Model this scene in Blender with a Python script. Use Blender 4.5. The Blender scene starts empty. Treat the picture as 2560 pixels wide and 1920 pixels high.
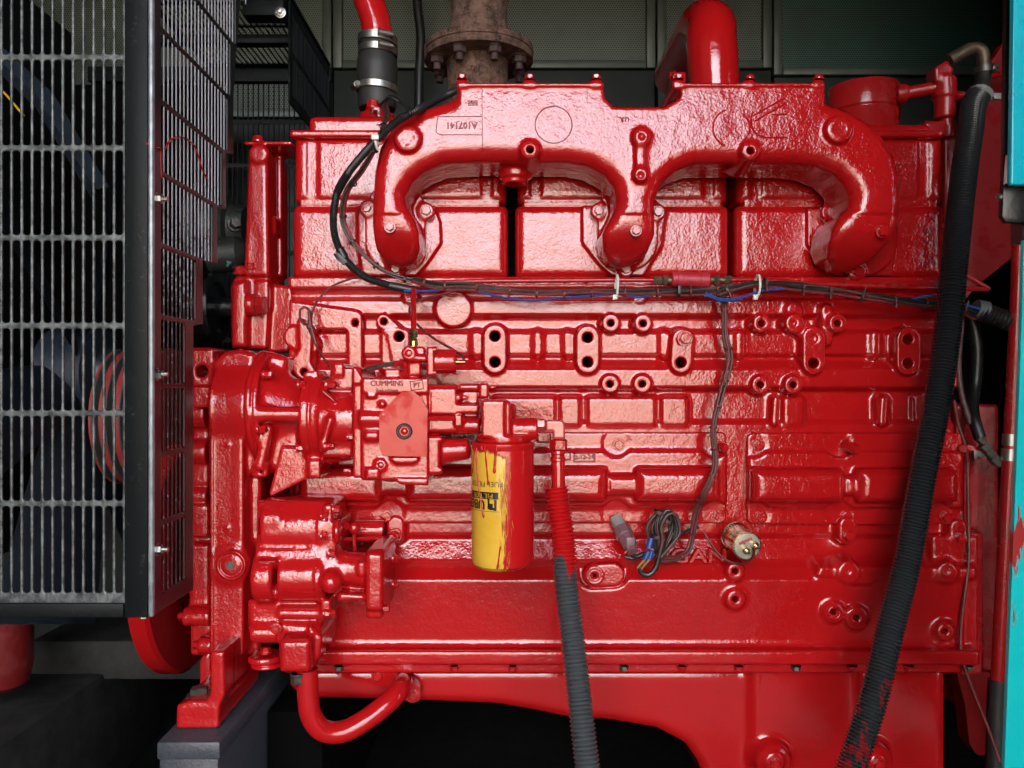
import bpy, bmesh, math, random
import numpy as np
from mathutils import Vector, Matrix, Quaternion
import openvdb

random.seed(7)
R = math.radians
SC = bpy.context.scene
COL = SC.collection

# ---------------------------------------------------------------- camera
FOC, DIST, CX, CY = 2009.0, 1.53, 1280.0, 960.0      # focal length in photo pixels, distance to the plane y = 0
cam_data = bpy.data.cameras.new('camera')
cam_data.sensor_width = 36.0
cam_data.lens = 36.0 * FOC / 2560.0
cam_data.clip_start = 0.02
cam_data.clip_end = 400.0
cam = bpy.data.objects.new('camera', cam_data)
cam.location = (0, -DIST, 0)
cam.rotation_euler = (R(90), 0, 0)
COL.objects.link(cam)
SC.camera = cam

# ---------------------------------------------------------------- daylight
SUN_EL, SUN_AZ = 52.0, 165.0          # high sun beyond the added shelter roof, which keeps it off the engine
wd = bpy.data.worlds.new('World')
SC.world = wd
wd.use_nodes = True
wn = wd.node_tree
wn.nodes.clear()
w_out = wn.nodes.new('ShaderNodeOutputWorld')
w_bg = wn.nodes.new('ShaderNodeBackground')
w_sky = wn.nodes.new('ShaderNodeTexSky')
w_sky.sky_type = 'NISHITA'
w_sky.sun_disc = False
w_sky.sun_elevation = R(SUN_EL)
w_sky.sun_rotation = R(-SUN_AZ)
w_sky.dust_density = 4.0
w_sky.air_density = 1.0
w_sky.ozone_density = 1.0
w_bg.inputs['Strength'].default_value = 0.15
wn.links.new(w_sky.outputs[0], w_bg.inputs[0])
wn.links.new(w_bg.outputs[0], w_out.inputs[0])
sd = bpy.data.lights.new('sun', 'SUN')
sd.energy = 5.0
sd.angle = R(0.53)
sd.color = (1.0, 0.95, 0.87)
sun = bpy.data.objects.new('sun', sd)
# vector from the scene towards the sun
_sv = Vector((-math.sin(R(SUN_AZ)) * math.cos(R(SUN_EL)), math.cos(R(SUN_AZ)) * math.cos(R(SUN_EL)), math.sin(R(SUN_EL))))
sun.rotation_euler = _sv.to_track_quat('Z', 'Y').to_euler()
sun.location = _sv * 6
COL.objects.link(sun)
vs = SC.view_settings
vs.view_transform = 'Standard'
vs.look = 'None'
vs.gamma = 1.0
vs.exposure = 3.1
vs.use_curve_mapping = False
SC.cycles.max_bounces = 8
SC.cycles.diffuse_bounces = 4
SC.cycles.glossy_bounces = 4
SC.cycles.caustics_reflective = False
SC.cycles.caustics_refractive = False
SC.cycles.use_denoising = True


# ---------------------------------------------------------------- mapping
def S(y):
    return (DIST + y) / FOC


def P(px, py, y):
    """photo pixel at depth y -> world point"""
    s = S(y)
    return Vector(((px - CX) * s, y, (CY - py) * s))


# ---------------------------------------------------------------- object helpers
WLOC = {}


def thing(name, label, cat, loc=(0, 0, 0), group=None):
    o = bpy.data.objects.new(name, None)
    COL.objects.link(o)
    o.location = loc
    o.empty_display_size = 0.05
    o['label'] = label
    o['category'] = cat
    if group:
        o['group'] = group
    WLOC[o.name] = Vector(loc)
    return o


def tag(o, label, cat, group=None):
    o['label'] = label
    o['category'] = cat
    if group:
        o['group'] = group
    return o


def struct(o):
    o['kind'] = 'structure'
    return o


def attach(o, parent):
    if parent is not None:
        o.parent = parent
        o.matrix_parent_inverse = Matrix.Translation(-WLOC.get(parent.name, Vector((0, 0, 0))))
    return o


def link(name, me, mat, parent=None, label=None, loc=None):
    o = bpy.data.objects.new(name, me)
    COL.objects.link(o)
    if mat is not None and len(me.materials) == 0:
        me.materials.append(mat)
    if loc is not None:
        o.location = loc
        WLOC[o.name] = Vector(loc)
    else:
        WLOC[o.name] = Vector((0, 0, 0))
    attach(o, parent)
    if label:
        o['label'] = label
    return o


def smooth(me, ang=35):
    for p in me.polygons:
        p.use_smooth = True
    me.set_sharp_from_angle(angle=R(ang))


def bm_obj(name, bm, mat, parent=None, ang=35, label=None):
    bmesh.ops.recalc_face_normals(bm, faces=bm.faces)
    me = bpy.data.meshes.new(name)
    bm.to_mesh(me)
    bm.free()
    smooth(me, ang)
    return link(name, me, mat, parent, label)


# ---------------------------------------------------------------- bmesh shapes
def add_box(bm, x0, x1, y0, y1, z0, z1, bev=0.0, seg=2):
    v = [bm.verts.new((x, y, z)) for x in (x0, x1) for y in (y0, y1) for z in (z0, z1)]
    f = [(0, 1, 3, 2), (4, 6, 7, 5), (0, 4, 5, 1), (2, 3, 7, 6), (0, 2, 6, 4), (1, 5, 7, 3)]
    fs = [bm.faces.new([v[i] for i in q]) for q in f]
    if bev > 0:
        es = list({e for q in fs for e in q.edges})
        bmesh.ops.bevel(bm, geom=es, offset=bev, segments=seg, affect='EDGES', profile=0.5)


def pbox(bm, px0, px1, py0, py1, yf, yb, bev=0.0, seg=2):
    a, b = P(px0, py0, yf), P(px1, py1, yf)
    add_box(bm, a.x, b.x, yf, yb, b.z, a.z, bev, seg)


def add_prism(bm, pts, yf, yb, bev=0.0, seg=3):
    """pts: photo-pixel outline at depth yf, extruded straight back to yb"""
    w = [P(x, y, yf) for x, y in pts]
    fv = [bm.verts.new(p) for p in w]
    bv = [bm.verts.new((p.x, yb, p.z)) for p in w]
    n = len(w)
    front = bm.faces.new(fv)
    bm.faces.new(bv[::-1])
    for i in range(n):
        bm.faces.new((fv[i], bv[i], bv[(i + 1) % n], fv[(i + 1) % n]))
    if bev > 0:
        bmesh.ops.bevel(bm, geom=list(front.edges), offset=bev, segments=seg, affect='EDGES', profile=0.5)


def frame_of(d):
    d = d.normalized()
    u = d.cross(Vector((0, 0, 1)))
    if u.length < 0.05:
        u = d.cross(Vector((1, 0, 0)))
    u.normalize()
    return u, d.cross(u).normalized()


def add_lathe(bm, prof, origin, axis, seg=32, caps=True, phase=0.0):
    """prof: list of (distance along the axis, radius)"""
    axis = Vector(axis).normalized()
    u, v = frame_of(axis)
    origin = Vector(origin)
    rings = []
    for t, r in prof:
        r = max(r, 1e-5)
        rings.append([bm.verts.new(origin + axis * t + (u * math.cos(a) + v * math.sin(a)) * r)
                      for a in [phase + 2 * math.pi * i / seg for i in range(seg)]])
    for a, b in zip(rings, rings[1:]):
        for i in range(seg):
            j = (i + 1) % seg
            bm.faces.new((a[i], a[j], b[j], b[i]))
    if caps:
        bm.faces.new(rings[0][::-1])
        bm.faces.new(rings[-1])


def spline(pts, step):
    """Catmull-Rom through the points, resampled evenly"""
    pts = [Vector(p) for p in pts]
    if len(pts) == 2:
        dense = [pts[0].lerp(pts[1], i / 40) for i in range(41)]
    else:
        ext = [pts[0] * 2 - pts[1]] + pts + [pts[-1] * 2 - pts[-2]]
        dense = []
        for i in range(1, len(ext) - 2):
            a, b, c, d = ext[i - 1:i + 3]
            for k in range(24):
                t = k / 24
                dense.append(0.5 * ((2 * b) + (c - a) * t + (2 * a - 5 * b + 4 * c - d) * t * t + (3 * b - a - 3 * c + d) * t ** 3))
        dense.append(pts[-1])
    cum = [0.0]
    for a, b in zip(dense, dense[1:]):
        cum.append(cum[-1] + (b - a).length)
    n = max(2, int(round(cum[-1] / step)) + 1)
    out, j = [], 0
    for i in range(n):
        s = cum[-1] * i / (n - 1)
        while j < len(cum) - 2 and cum[j + 1] < s:
            j += 1
        f = (s - cum[j]) / max(cum[j + 1] - cum[j], 1e-9)
        out.append(dense[j].lerp(dense[j + 1], min(max(f, 0), 1)))
    return out, cum[-1]


def add_sweep(bm, path, rads, seg=16, caps=True):
    """path: points; rads: radius per point; parallel-transported circle"""
    n = len(path)
    u = None
    rings = []
    for i in range(n):
        d = (path[min(i + 1, n - 1)] - path[max(i - 1, 0)])
        d.normalize()
        if u is None:
            u, v = frame_of(d)
        else:
            u = (u - d * u.dot(d)).normalized()
            v = d.cross(u)
        rings.append([bm.verts.new(path[i] + (u * math.cos(a) + v * math.sin(a)) * rads[i])
                      for a in [2 * math.pi * k / seg for k in range(seg)]])
    for a, b in zip(rings, rings[1:]):
        for i in range(seg):
            j = (i + 1) % seg
            bm.faces.new((a[i], a[j], b[j], b[i]))
    if caps:
        bm.faces.new(rings[0][::-1])
        bm.faces.new(rings[-1])


def add_tube(bm, pts, r, step=0.008, seg=14):
    path, _ = spline(pts, step)
    add_sweep(bm, path, [r] * len(path), seg)


def ppts(lst):
    return [P(*q) for q in lst]


def add_corrugated(bm, pts, r_out, r_in, pitch, seg=28):
    path, L = spline(pts, pitch / 6)
    cum, s = [], 0.0
    for i, p in enumerate(path):
        if i:
            s += (p - path[i - 1]).length
        cum.append(s)
    rads = []
    for s in cum:
        t = (s / pitch) % 1.0
        w = 0.5 + 0.5 * math.cos(2 * math.pi * t)
        rads.append(r_in + (r_out - r_in) * (w ** 0.6))
    add_sweep(bm, path, rads, seg)


def add_hex(bm, origin, axis, r, h, washer=1.35, wh=0.25, phase=0.3, cham=True):
    """hex head on a round washer face; r = corner radius"""
    if washer:
        add_lathe(bm, [(0, r * washer), (h * wh * 0.8, r * washer), (h * wh, r * washer * 0.95)], origin, axis, 24)
    prof = [(0, r), (h * 0.88, r), (h, r * 0.86)] if cham else [(0, r), (h, r)]
    add_lathe(bm, prof, origin, axis, 6, phase=phase)
    if cham:
        add_lathe(bm, [(h * 0.9, r * 0.78), (h * 1.01, r * 0.74)], origin, axis, 20)


BOLT_MESH = {}


def bolt(parent, px, py, y, r, h=None, mat=None, axis=(0, -1, 0), name='bolt', kind='hex', phase=None, label=None):
    """a bolt head sitting on the surface at depth y; r in photo pixels at that depth"""
    s = S(y)
    rr = r * s
    hh = (h * s) if h else rr * 0.9
    ph = random.uniform(0, 1) if phase is None else phase
    bm = bmesh.new()
    o = P(px, py, y)
    ax = Vector(axis).normalized()
    o2 = o - ax * 0.002
    if kind == 'hex':
        add_hex(bm, o2, ax, rr * 0.82, hh + 0.002, 1.28, 0.3, ph)
    elif kind == 'plain':
        add_lathe(bm, [(0, rr), (hh * 0.8, rr), (hh, rr * 0.85)], o2, ax, 24)
    elif kind == 'dome':
        add_lathe(bm, [(0, rr), (hh * 0.45, rr * 0.95), (hh * 0.8, rr * 0.7), (hh, rr * 0.25)], o2, ax, 24)
    elif kind == 'stud':
        add_hex(bm, o2, ax, rr * 0.9, hh * 0.5, 1.2, 0.2, ph)
        add_lathe(bm, [(0, rr * 0.45), (hh * 1.1, rr * 0.45), (hh * 1.15, rr * 0.3)], o2, ax, 16)
    elif kind == 'socket':
        add_lathe(bm, [(0, rr), (hh * 0.85, rr), (hh, rr * 0.9), (hh, rr * 0.52), (hh * 0.3, rr * 0.48)], o2, ax, 24)
    ob = bm_obj(name, bm, mat or M['red'], parent, label=label)
    return ob


# ---------------------------------------------------------------- solid casting builder (signed distances on a grid -> mesh)
def fillet(pts, r, n=5):
    """round the corners of a pixel polygon; r: one radius or one per point"""
    out = []
    m = len(pts)
    for i in range(m):
        a, b, c = Vector(pts[i - 1][:2]), Vector(pts[i][:2]), Vector(pts[(i + 1) % m][:2])
        rr = r[i] if isinstance(r, (list, tuple)) else r
        if len(pts[i]) > 2:
            rr = pts[i][2]
        u, v = (a - b), (c - b)
        lu, lv = u.length, v.length
        if rr <= 0 or lu < 1e-6 or lv < 1e-6:
            out.append((b.x, b.y))
            continue
        u /= lu
        v /= lv
        ca = max(-1, min(1, u.dot(v)))
        half = math.acos(ca) / 2
        if half > math.pi / 2 - 0.05:
            out.append((b.x, b.y))
            continue
        t = min(rr / math.tan(half), lu * 0.48, lv * 0.48)
        p0, p1 = b + u * t, b + v * t
        for k in range(n + 1):
            s = k / n
            q = p0 * (1 - s) ** 2 + b * 2 * s * (1 - s) + p1 * s * s
            out.append((q.x, q.y))
    return out


class Solid:
    def __init__(self, px0, px1, py0, py1, yref, y0, y1, vox=0.0022):
        s = S(yref)
        pad = 4 * vox
        self.vox = vox
        self.o = np.array([(px0 - CX) * s - pad, y0 - pad, (CY - py1) * s - pad])
        e = np.array([(px1 - CX) * s + pad, y1 + pad, (CY - py0) * s + pad])
        n = np.ceil((e - self.o) / vox).astype(int) + 1
        self.n = n
        self.x = (self.o[0] + vox * np.arange(n[0])).astype(np.float32)
        self.y = (self.o[1] + vox * np.arange(n[1])).astype(np.float32)
        self.z = (self.o[2] + vox * np.arange(n[2])).astype(np.float32)
        self.d = np.full(tuple(n), 0.05, np.float32)

    def _sl(self, lo, hi, m):
        out = []
        for a, l, h in zip((self.x, self.y, self.z), lo, hi):
            i0 = int(np.searchsorted(a, l - m))
            i1 = int(np.searchsorted(a, h + m))
            out.append(slice(max(i0 - 1, 0), min(i1 + 1, len(a))))
        return tuple(out)

    def _mix(self, sl, b, op, k):
        a = self.d[sl]
        if op == '+':
            if k > 0:
                h = np.maximum(k - np.abs(a - b), 0) / k
                self.d[sl] = np.minimum(a, b) - h * h * k * 0.25
            else:
                self.d[sl] = np.minimum(a, b)
        else:
            b = -b
            if k > 0:
                h = np.maximum(k - np.abs(a - b), 0) / k
                self.d[sl] = np.maximum(a, b) + h * h * k * 0.25
            else:
                self.d[sl] = np.maximum(a, b)

    # 2D distance (in x,z) extruded along y with a rounded edge of radius r
    def _ext(self, f2, lo, hi, yf, yb, r, k, op, draft=0.0):
        m = k + 4 * self.vox
        sl = self._sl((lo[0], yf, lo[1]), (hi[0], yb, hi[1]), m)
        X = self.x[sl[0]][:, None]
        Z = self.z[sl[2]][None, :]
        if X.size == 0 or Z.size == 0:
            return
        d2 = f2(X, Z)[:, None, :]
        Y = self.y[sl[1]][None, :, None]
        if draft:
            d2 = (d2 - draft * (Y - yf))
        dy = np.abs(Y - (yf + yb) / 2) - (yb - yf) / 2
        a, b = d2 + r, dy + r
        v = np.minimum(np.maximum(a, b), 0) + np.sqrt(np.maximum(a, 0) ** 2 + np.maximum(b, 0) ** 2) - r
        self._mix(sl, v.astype(np.float32), op, k)

    def poly(self, pts, yf, yb, r=0.003, k=0.004, op='+', fil=0, draft=0.0):
        if fil or any(len(q) > 2 for q in pts):
            pts = fillet(pts, fil)
        ym = yf + 0.6 * r
        w = np.array([[P(x, y, ym).x, P(x, y, ym).z] for x, y in pts])

        def f2(X, Z):
            d = np.full(np.broadcast(X, Z).shape, 1e9)
            sgn = np.ones(d.shape)
            n = len(w)
            for i in range(n):
                vi, vj = w[i], w[i - 1]
                e = vj - vi
                wx, wz = X - vi[0], Z - vi[1]
                t = np.clip((wx * e[0] + wz * e[1]) / max(e[0] ** 2 + e[1] ** 2, 1e-14), 0, 1)
                d = np.minimum(d, (wx - e[0] * t) ** 2 + (wz - e[1] * t) ** 2)
                c1 = Z >= vi[1]
                c2 = Z < vj[1]
                c3 = e[0] * wz > e[1] * wx
                al = (c1 & c2 & c3)
                nn = (~c1 & ~c2 & ~c3)
                sgn = np.where(al | nn, -sgn, sgn)
            return sgn * np.sqrt(d)
        ex = abs(draft) * (yb - yf)
        self._ext(f2, w.min(0) - ex, w.max(0) + ex, yf, yb, r, k, op, draft)

    def disc(self, px, py, rp, yf, yb, r=0.002, k=0.004, op='+', draft=0.0):
        c = P(px, py, yf)
        rr = rp * S(yf)
        ex = abs(draft) * (yb - yf)
        self._ext(lambda X, Z: np.sqrt((X - c.x) ** 2 + (Z - c.z) ** 2) - rr,
                  (c.x - rr - ex, c.z - rr - ex), (c.x + rr + ex, c.z + rr + ex), yf, yb, r, k, op, draft)

    def ring(self, px, py, rp, wp, yf, yb, r=0.001, k=0.001, op='+'):
        c = P(px, py, yf)
        rr, ww = rp * S(yf), wp * S(yf)
        self._ext(lambda X, Z: np.abs(np.sqrt((X - c.x) ** 2 + (Z - c.z) ** 2) - rr) - ww / 2,
                  (c.x - rr - ww, c.z - rr - ww), (c.x + rr + ww, c.z + rr + ww), yf, yb, r, k, op)

    def stroke(self, pts, wp, yf, yb, r=0.002, k=0.004, op='+', draft=0.0):
        """round-ended line of width 2*wp pixels"""
        w = [P(x, y, yf) for x, y in pts]
        rr = wp * S(yf)

        def f2(X, Z):
            d = None
            for a, b in zip(w, w[1:]):
                ex, ez = b.x - a.x, b.z - a.z
                t = np.clip(((X - a.x) * ex + (Z - a.z) * ez) / max(ex * ex + ez * ez, 1e-14), 0, 1)
                q = (X - a.x - ex * t) ** 2 + (Z - a.z - ez * t) ** 2
                d = q if d is None else np.minimum(d, q)
            return np.sqrt(d) - rr
        ex = rr + abs(draft) * (yb - yf)
        self._ext(f2, (min(p.x for p in w) - ex, min(p.z for p in w) - ex), (max(p.x for p in w) + ex, max(p.z for p in w) + ex),
                  yf, yb, r, k, op, draft)

    def rect(self, x0, y0, x1, y1, yf, yb, rad=4, r=0.002, k=0.004, op='+', draft=0.0):
        a, b = P(x0, y0, yf), P(x1, y1, yf)
        cx, cz, hx, hz = (a.x + b.x) / 2, (a.z + b.z) / 2, abs(b.x - a.x) / 2, abs(a.z - b.z) / 2
        q = min(rad * S(yf), hx, hz)
        ex = abs(draft) * (yb - yf)

        def f2(X, Z):
            dx, dz = np.abs(X - cx) - hx + q, np.abs(Z - cz) - hz + q
            return np.minimum(np.maximum(dx, dz), 0) + np.sqrt(np.maximum(dx, 0) ** 2 + np.maximum(dz, 0) ** 2) - q
        self._ext(f2, (a.x - ex, b.z - ex), (b.x + ex, a.z + ex), yf, yb, r, k, op, draft)

    def height(self, f, x0, x1, z0, z1, yb, k=0.004, op='+', steep=0.8):
        """solid behind the surface y = f(X, Z), in world x0..x1, z0..z1"""
        sl = self._sl((x0, self.y[0], z0), (x1, yb, z1), 0.02)
        X = self.x[sl[0]][:, None]
        Z = self.z[sl[2]][None, :]
        h = f(X, Z)[:, None, :]
        Y = self.y[sl[1]][None, :, None]
        v = (h - Y) * steep
        v = np.maximum(v, Y - yb)
        b = np.maximum(np.abs(X - (x0 + x1) / 2) - (x1 - x0) / 2, np.abs(Z - (z0 + z1) / 2) - (z1 - z0) / 2)[:, None, :]
        r = 0.004
        v = np.minimum(np.maximum(v + r, b + r), 0) + np.sqrt(np.maximum(v + r, 0) ** 2 + np.maximum(b + r, 0) ** 2) - r
        self._mix(sl, v.astype(np.float32), op, k)

    def cyl(self, a, b, r0, r1=None, k=0.004, op='+', rnd=0.002):
        """round cone / cylinder between world points a, b with flat ends"""
        a, b = Vector(a), Vector(b)
        r1 = r0 if r1 is None else r1
        ax = b - a
        L = ax.length
        ax /= L
        rm = max(r0, r1)
        lo = [min(a[i], b[i]) - rm for i in range(3)]
        hi = [max(a[i], b[i]) + rm for i in range(3)]
        sl = self._sl(lo, hi, k + 3 * self.vox)
        X = self.x[sl[0]][:, None, None] - a.x
        Y = self.y[sl[1]][None, :, None] - a.y
        Z = self.z[sl[2]][None, None, :] - a.z
        t = X * ax.x + Y * ax.y + Z * ax.z
        rad = np.sqrt(np.maximum(X * X + Y * Y + Z * Z - t * t, 0))
        rr = r0 + (r1 - r0) * np.clip(t / L, 0, 1)
        p, q = rad - rr + rnd, np.abs(t - L / 2) - L / 2 + rnd
        v = np.minimum(np.maximum(p, q), 0) + np.sqrt(np.maximum(p, 0) ** 2 + np.maximum(q, 0) ** 2) - rnd
        self._mix(sl, v.astype(np.float32), op, k)

    def cylx(self, px0, px1, py, yc, rp, rp1=None, k=0.004, op='+', rnd=0.002):
        s = S(yc)
        self.cyl(P(px0, py, yc), P(px1, py, yc), rp * s, None if rp1 is None else rp1 * s, k, op, rnd)

    def cylz(self, px, py0, py1, yc, rp, rp1=None, k=0.004, op='+', rnd=0.002):
        s = S(yc)
        self.cyl(P(px, py0, yc), P(px, py1, yc), rp * s, None if rp1 is None else rp1 * s, k, op, rnd)

    def caps(self, pts, rads, k=0.006, op='+'):
        """chain of round-ended tapered tubes through world points"""
        pts = [Vector(p) for p in pts]
        if not isinstance(rads, (list, tuple)):
            rads = [rads] * len(pts)
        for (a, b), (r0, r1) in zip(zip(pts, pts[1:]), zip(rads, rads[1:])):
            rm = max(r0, r1)
            lo = [min(a[i], b[i]) - rm for i in range(3)]
            hi = [max(a[i], b[i]) + rm for i in range(3)]
            sl = self._sl(lo, hi, k + 3 * self.vox)
            X = self.x[sl[0]][:, None, None] - a.x
            Y = self.y[sl[1]][None, :, None] - a.y
            Z = self.z[sl[2]][None, None, :] - a.z
            e = b - a
            t = np.clip((X * e.x + Y * e.y + Z * e.z) / max(e.length_squared, 1e-12), 0, 1)
            v = np.sqrt((X - e.x * t) ** 2 + (Y - e.y * t) ** 2 + (Z - e.z * t) ** 2) - (r0 + (r1 - r0) * t)
            self._mix(sl, v.astype(np.float32), op, k)

    def ball(self, c, r, k=0.006, op='+'):
        self.caps([c, Vector(c) + Vector((0, 0, 1e-5))], r, k, op)

    def box(self, x0, x1, y0, y1, z0, z1, r=0.003, k=0.004, op='+'):
        sl = self._sl((x0, y0, z0), (x1, y1, z1), k + 3 * self.vox)
        X = np.abs(self.x[sl[0]] - (x0 + x1) / 2)[:, None, None] - (x1 - x0) / 2 + r
        Y = np.abs(self.y[sl[1]] - (y0 + y1) / 2)[None, :, None] - (y1 - y0) / 2 + r
        Z = np.abs(self.z[sl[2]] - (z0 + z1) / 2)[None, None, :] - (z1 - z0) / 2 + r
        v = np.minimum(np.maximum(np.maximum(X, Y), Z), 0) + np.sqrt(np.maximum(X, 0) ** 2 + np.maximum(Y, 0) ** 2 + np.maximum(Z, 0) ** 2) - r
        self._mix(sl, v.astype(np.float32), op, k)

    def prismx(self, prof, px0, px1, yref, r=0.003, k=0.004, op='+', fil=0.0):
        """outline in (world y, photo row at depth yref) extruded along x from px0 to px1"""
        s = S(yref)
        w = np.array([[y, (CY - py) * s] for y, py in prof])
        x0, x1 = (px0 - CX) * s, (px1 - CX) * s
        sl = self._sl((x0, w[:, 0].min(), w[:, 1].min()), (x1, w[:, 0].max(), w[:, 1].max()), k + 3 * self.vox)
        A = self.y[sl[1]][:, None]
        B = self.z[sl[2]][None, :]
        d = np.full(np.broadcast(A, B).shape, 1e9)
        sgn = np.ones(d.shape)
        for i in range(len(w)):
            vi, vj = w[i], w[i - 1]
            e = vj - vi
            wx, wz = A - vi[0], B - vi[1]
            t = np.clip((wx * e[0] + wz * e[1]) / max(e[0] ** 2 + e[1] ** 2, 1e-14), 0, 1)
            d = np.minimum(d, (wx - e[0] * t) ** 2 + (wz - e[1] * t) ** 2)
            c1, c2, c3 = B >= vi[1], B < vj[1], e[0] * wz > e[1] * wx
            sgn = np.where((c1 & c2 & c3) | (~c1 & ~c2 & ~c3), -sgn, sgn)
        d2 = (sgn * np.sqrt(d))[None, :, :]
        dx = np.abs(self.x[sl[0]] - (x0 + x1) / 2)[:, None, None] - abs(x1 - x0) / 2
        a, b = d2 + r, dx + r
        v = np.minimum(np.maximum(a, b), 0) + np.sqrt(np.maximum(a, 0) ** 2 + np.maximum(b, 0) ** 2) - r
        self._mix(sl, v.astype(np.float32), op, k)

    def cutfront(self, fz, k):
        """shave away whatever stands in front of the surface y = fz(z)"""
        h = fz(self.z).astype(np.float32)[None, None, :]
        v = (h - self.y[None, :, None]) * np.float32(.8)
        q = np.maximum(k - np.abs(self.d - v), 0) / k
        self.d = (np.maximum(self.d, v) + q * q * k * 0.25).astype(np.float32)

    def hole(self, px, py, rp, yf, depth=0.12):
        self.disc(px, py, rp, yf - 0.004, yf + depth, r=0.0, k=0.0015, op='-')

    def mesh(self, name, mat, parent=None, label=None, blur=1):
        d = self.d
        d = np.clip(d, -4 * self.vox, 4 * self.vox)
        for _ in range(blur):
            for ax in range(3):
                q = d.copy()
                a = [slice(None)] * 3
                b = [slice(None)] * 3
                c = [slice(None)] * 3
                a[ax], b[ax], c[ax] = slice(0, -2), slice(1, -1), slice(2, None)
                q[tuple(b)] = 0.2 * d[tuple(a)] + 0.6 * d[tuple(b)] + 0.2 * d[tuple(c)]
                d = q
        d[0], d[-1] = 0.004, 0.004
        d[:, 0], d[:, -1] = 0.004, 0.004
        d[:, :, 0], d[:, :, -1] = 0.004, 0.004
        g = openvdb.FloatGrid(0.004)
        g.copyFromArray(np.ascontiguousarray(d, dtype=np.float32))
        v, t, q = g.convertToPolygons(0.0, 0.0)
        v = v * self.vox + self.o
        q = q[:, ::-1]
        me = bpy.data.meshes.new(name)
        nq = len(q)
        me.vertices.add(len(v))
        me.vertices.foreach_set('co', np.ascontiguousarray(v, dtype=np.float32).ravel())
        me.loops.add(nq * 4)
        me.loops.foreach_set('vertex_index', np.ascontiguousarray(q, dtype=np.int32).ravel())
        me.polygons.add(nq)
        me.polygons.foreach_set('loop_start', np.arange(0, nq * 4, 4, dtype=np.int32))
        me.polygons.foreach_set('use_smooth', np.ones(nq, dtype=bool))
        me.update(calc_edges=True)
        me.validate()
        # outward faces
        co = v[q[:, :3]]
        vol = np.einsum('ij,ij->i', co[:, 0], np.cross(co[:, 1], co[:, 2])).sum()
        if vol < 0:
            me.flip_normals()
        self.d = None
        return link(name, me, mat, parent, label)


def text_mesh(body, size, depth):
    cu = bpy.data.curves.new('lettering', 'FONT')
    cu.body = body
    cu.size = size
    cu.extrude = depth
    cu.bevel_depth = depth * 0.3
    cu.bevel_resolution = 0
    cu.align_x = 'CENTER'
    cu.align_y = 'CENTER'
    cu.resolution_u = 3
    o = bpy.data.objects.new('lettering', cu)
    COL.objects.link(o)
    dg = bpy.context.evaluated_depsgraph_get()
    me = bpy.data.meshes.new_from_object(o.evaluated_get(dg))
    bpy.data.objects.remove(o)
    bpy.data.curves.remove(cu)
    return me


def lettering(parent, body, px, py, y, hpx, mat, rot=0.0, depth=0.0012, sx=1.0, mirror=False):
    """text facing the camera, cap height hpx photo pixels, standing proud of depth y"""
    s = S(y)
    me = text_mesh(body, hpx * s / 0.70, depth)
    m = Matrix.Translation(P(px, py, y)) @ Matrix.Rotation(R(90), 4, 'X') @ Matrix.Rotation(R(rot), 4, 'Z') @ Matrix.Diagonal((-sx if mirror else sx, 1, 1, 1))
    me.transform(m)
    if mirror:
        me.flip_normals()
    me.materials.clear()
    return link('lettering', me, mat, parent)


# ---------------------------------------------------------------- materials
M = {}


def nodes_of(name):
    m = bpy.data.materials.new(name)
    m.use_nodes = True
    nt = m.node_tree
    b = nt.nodes['Principled BSDF']
    return m, nt, b


def noise(nt, scale, detail=2, rough=0.5, coord='Object', dist=0.0, vec=None):
    n = nt.nodes.new('ShaderNodeTexNoise')
    n.inputs['Scale'].default_value = scale
    n.inputs['Detail'].default_value = detail
    n.inputs['Roughness'].default_value = rough
    n.inputs['Distortion'].default_value = dist
    if vec is None:
        g = nt.nodes.new('ShaderNodeNewGeometry')
        vec = g.outputs['Position']
    nt.links.new(vec, n.inputs['Vector'])
    return n.outputs['Fac']


def ramp(nt, fac, p0, p1, c0=(0, 0, 0, 1), c1=(1, 1, 1, 1)):
    r = nt.nodes.new('ShaderNodeValToRGB')
    r.color_ramp.elements[0].position = p0
    r.color_ramp.elements[1].position = p1
    r.color_ramp.elements[0].color = c0
    r.color_ramp.elements[1].color = c1
    nt.links.new(fac, r.inputs[0])
    return r.outputs[0]


def mixc(nt, fac, a, b):
    n = nt.nodes.new('ShaderNodeMix')
    n.data_type = 'RGBA'
    for sock, v in ((n.inputs[0], fac), (n.inputs[6], a), (n.inputs[7], b)):
        if hasattr(v, 'links') or hasattr(v, 'is_linked'):
            nt.links.new(v, sock)
        else:
            sock.default_value = v if not isinstance(v, tuple) or len(v) == 4 else (*v, 1)
    return n.outputs[2]


def bump(nt, b, hs):
    """hs: list of (height socket, distance in metres)"""
    prev = None
    for h, dist in hs:
        n = nt.nodes.new('ShaderNodeBump')
        n.inputs['Strength'].default_value = 1.0
        n.inputs['Distance'].default_value = dist
        nt.links.new(h, n.inputs['Height'])
        if prev:
            nt.links.new(prev, n.inputs['Normal'])
        prev = n.outputs[0]
    nt.links.new(prev, b.inputs['Normal'])
    return prev


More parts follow.
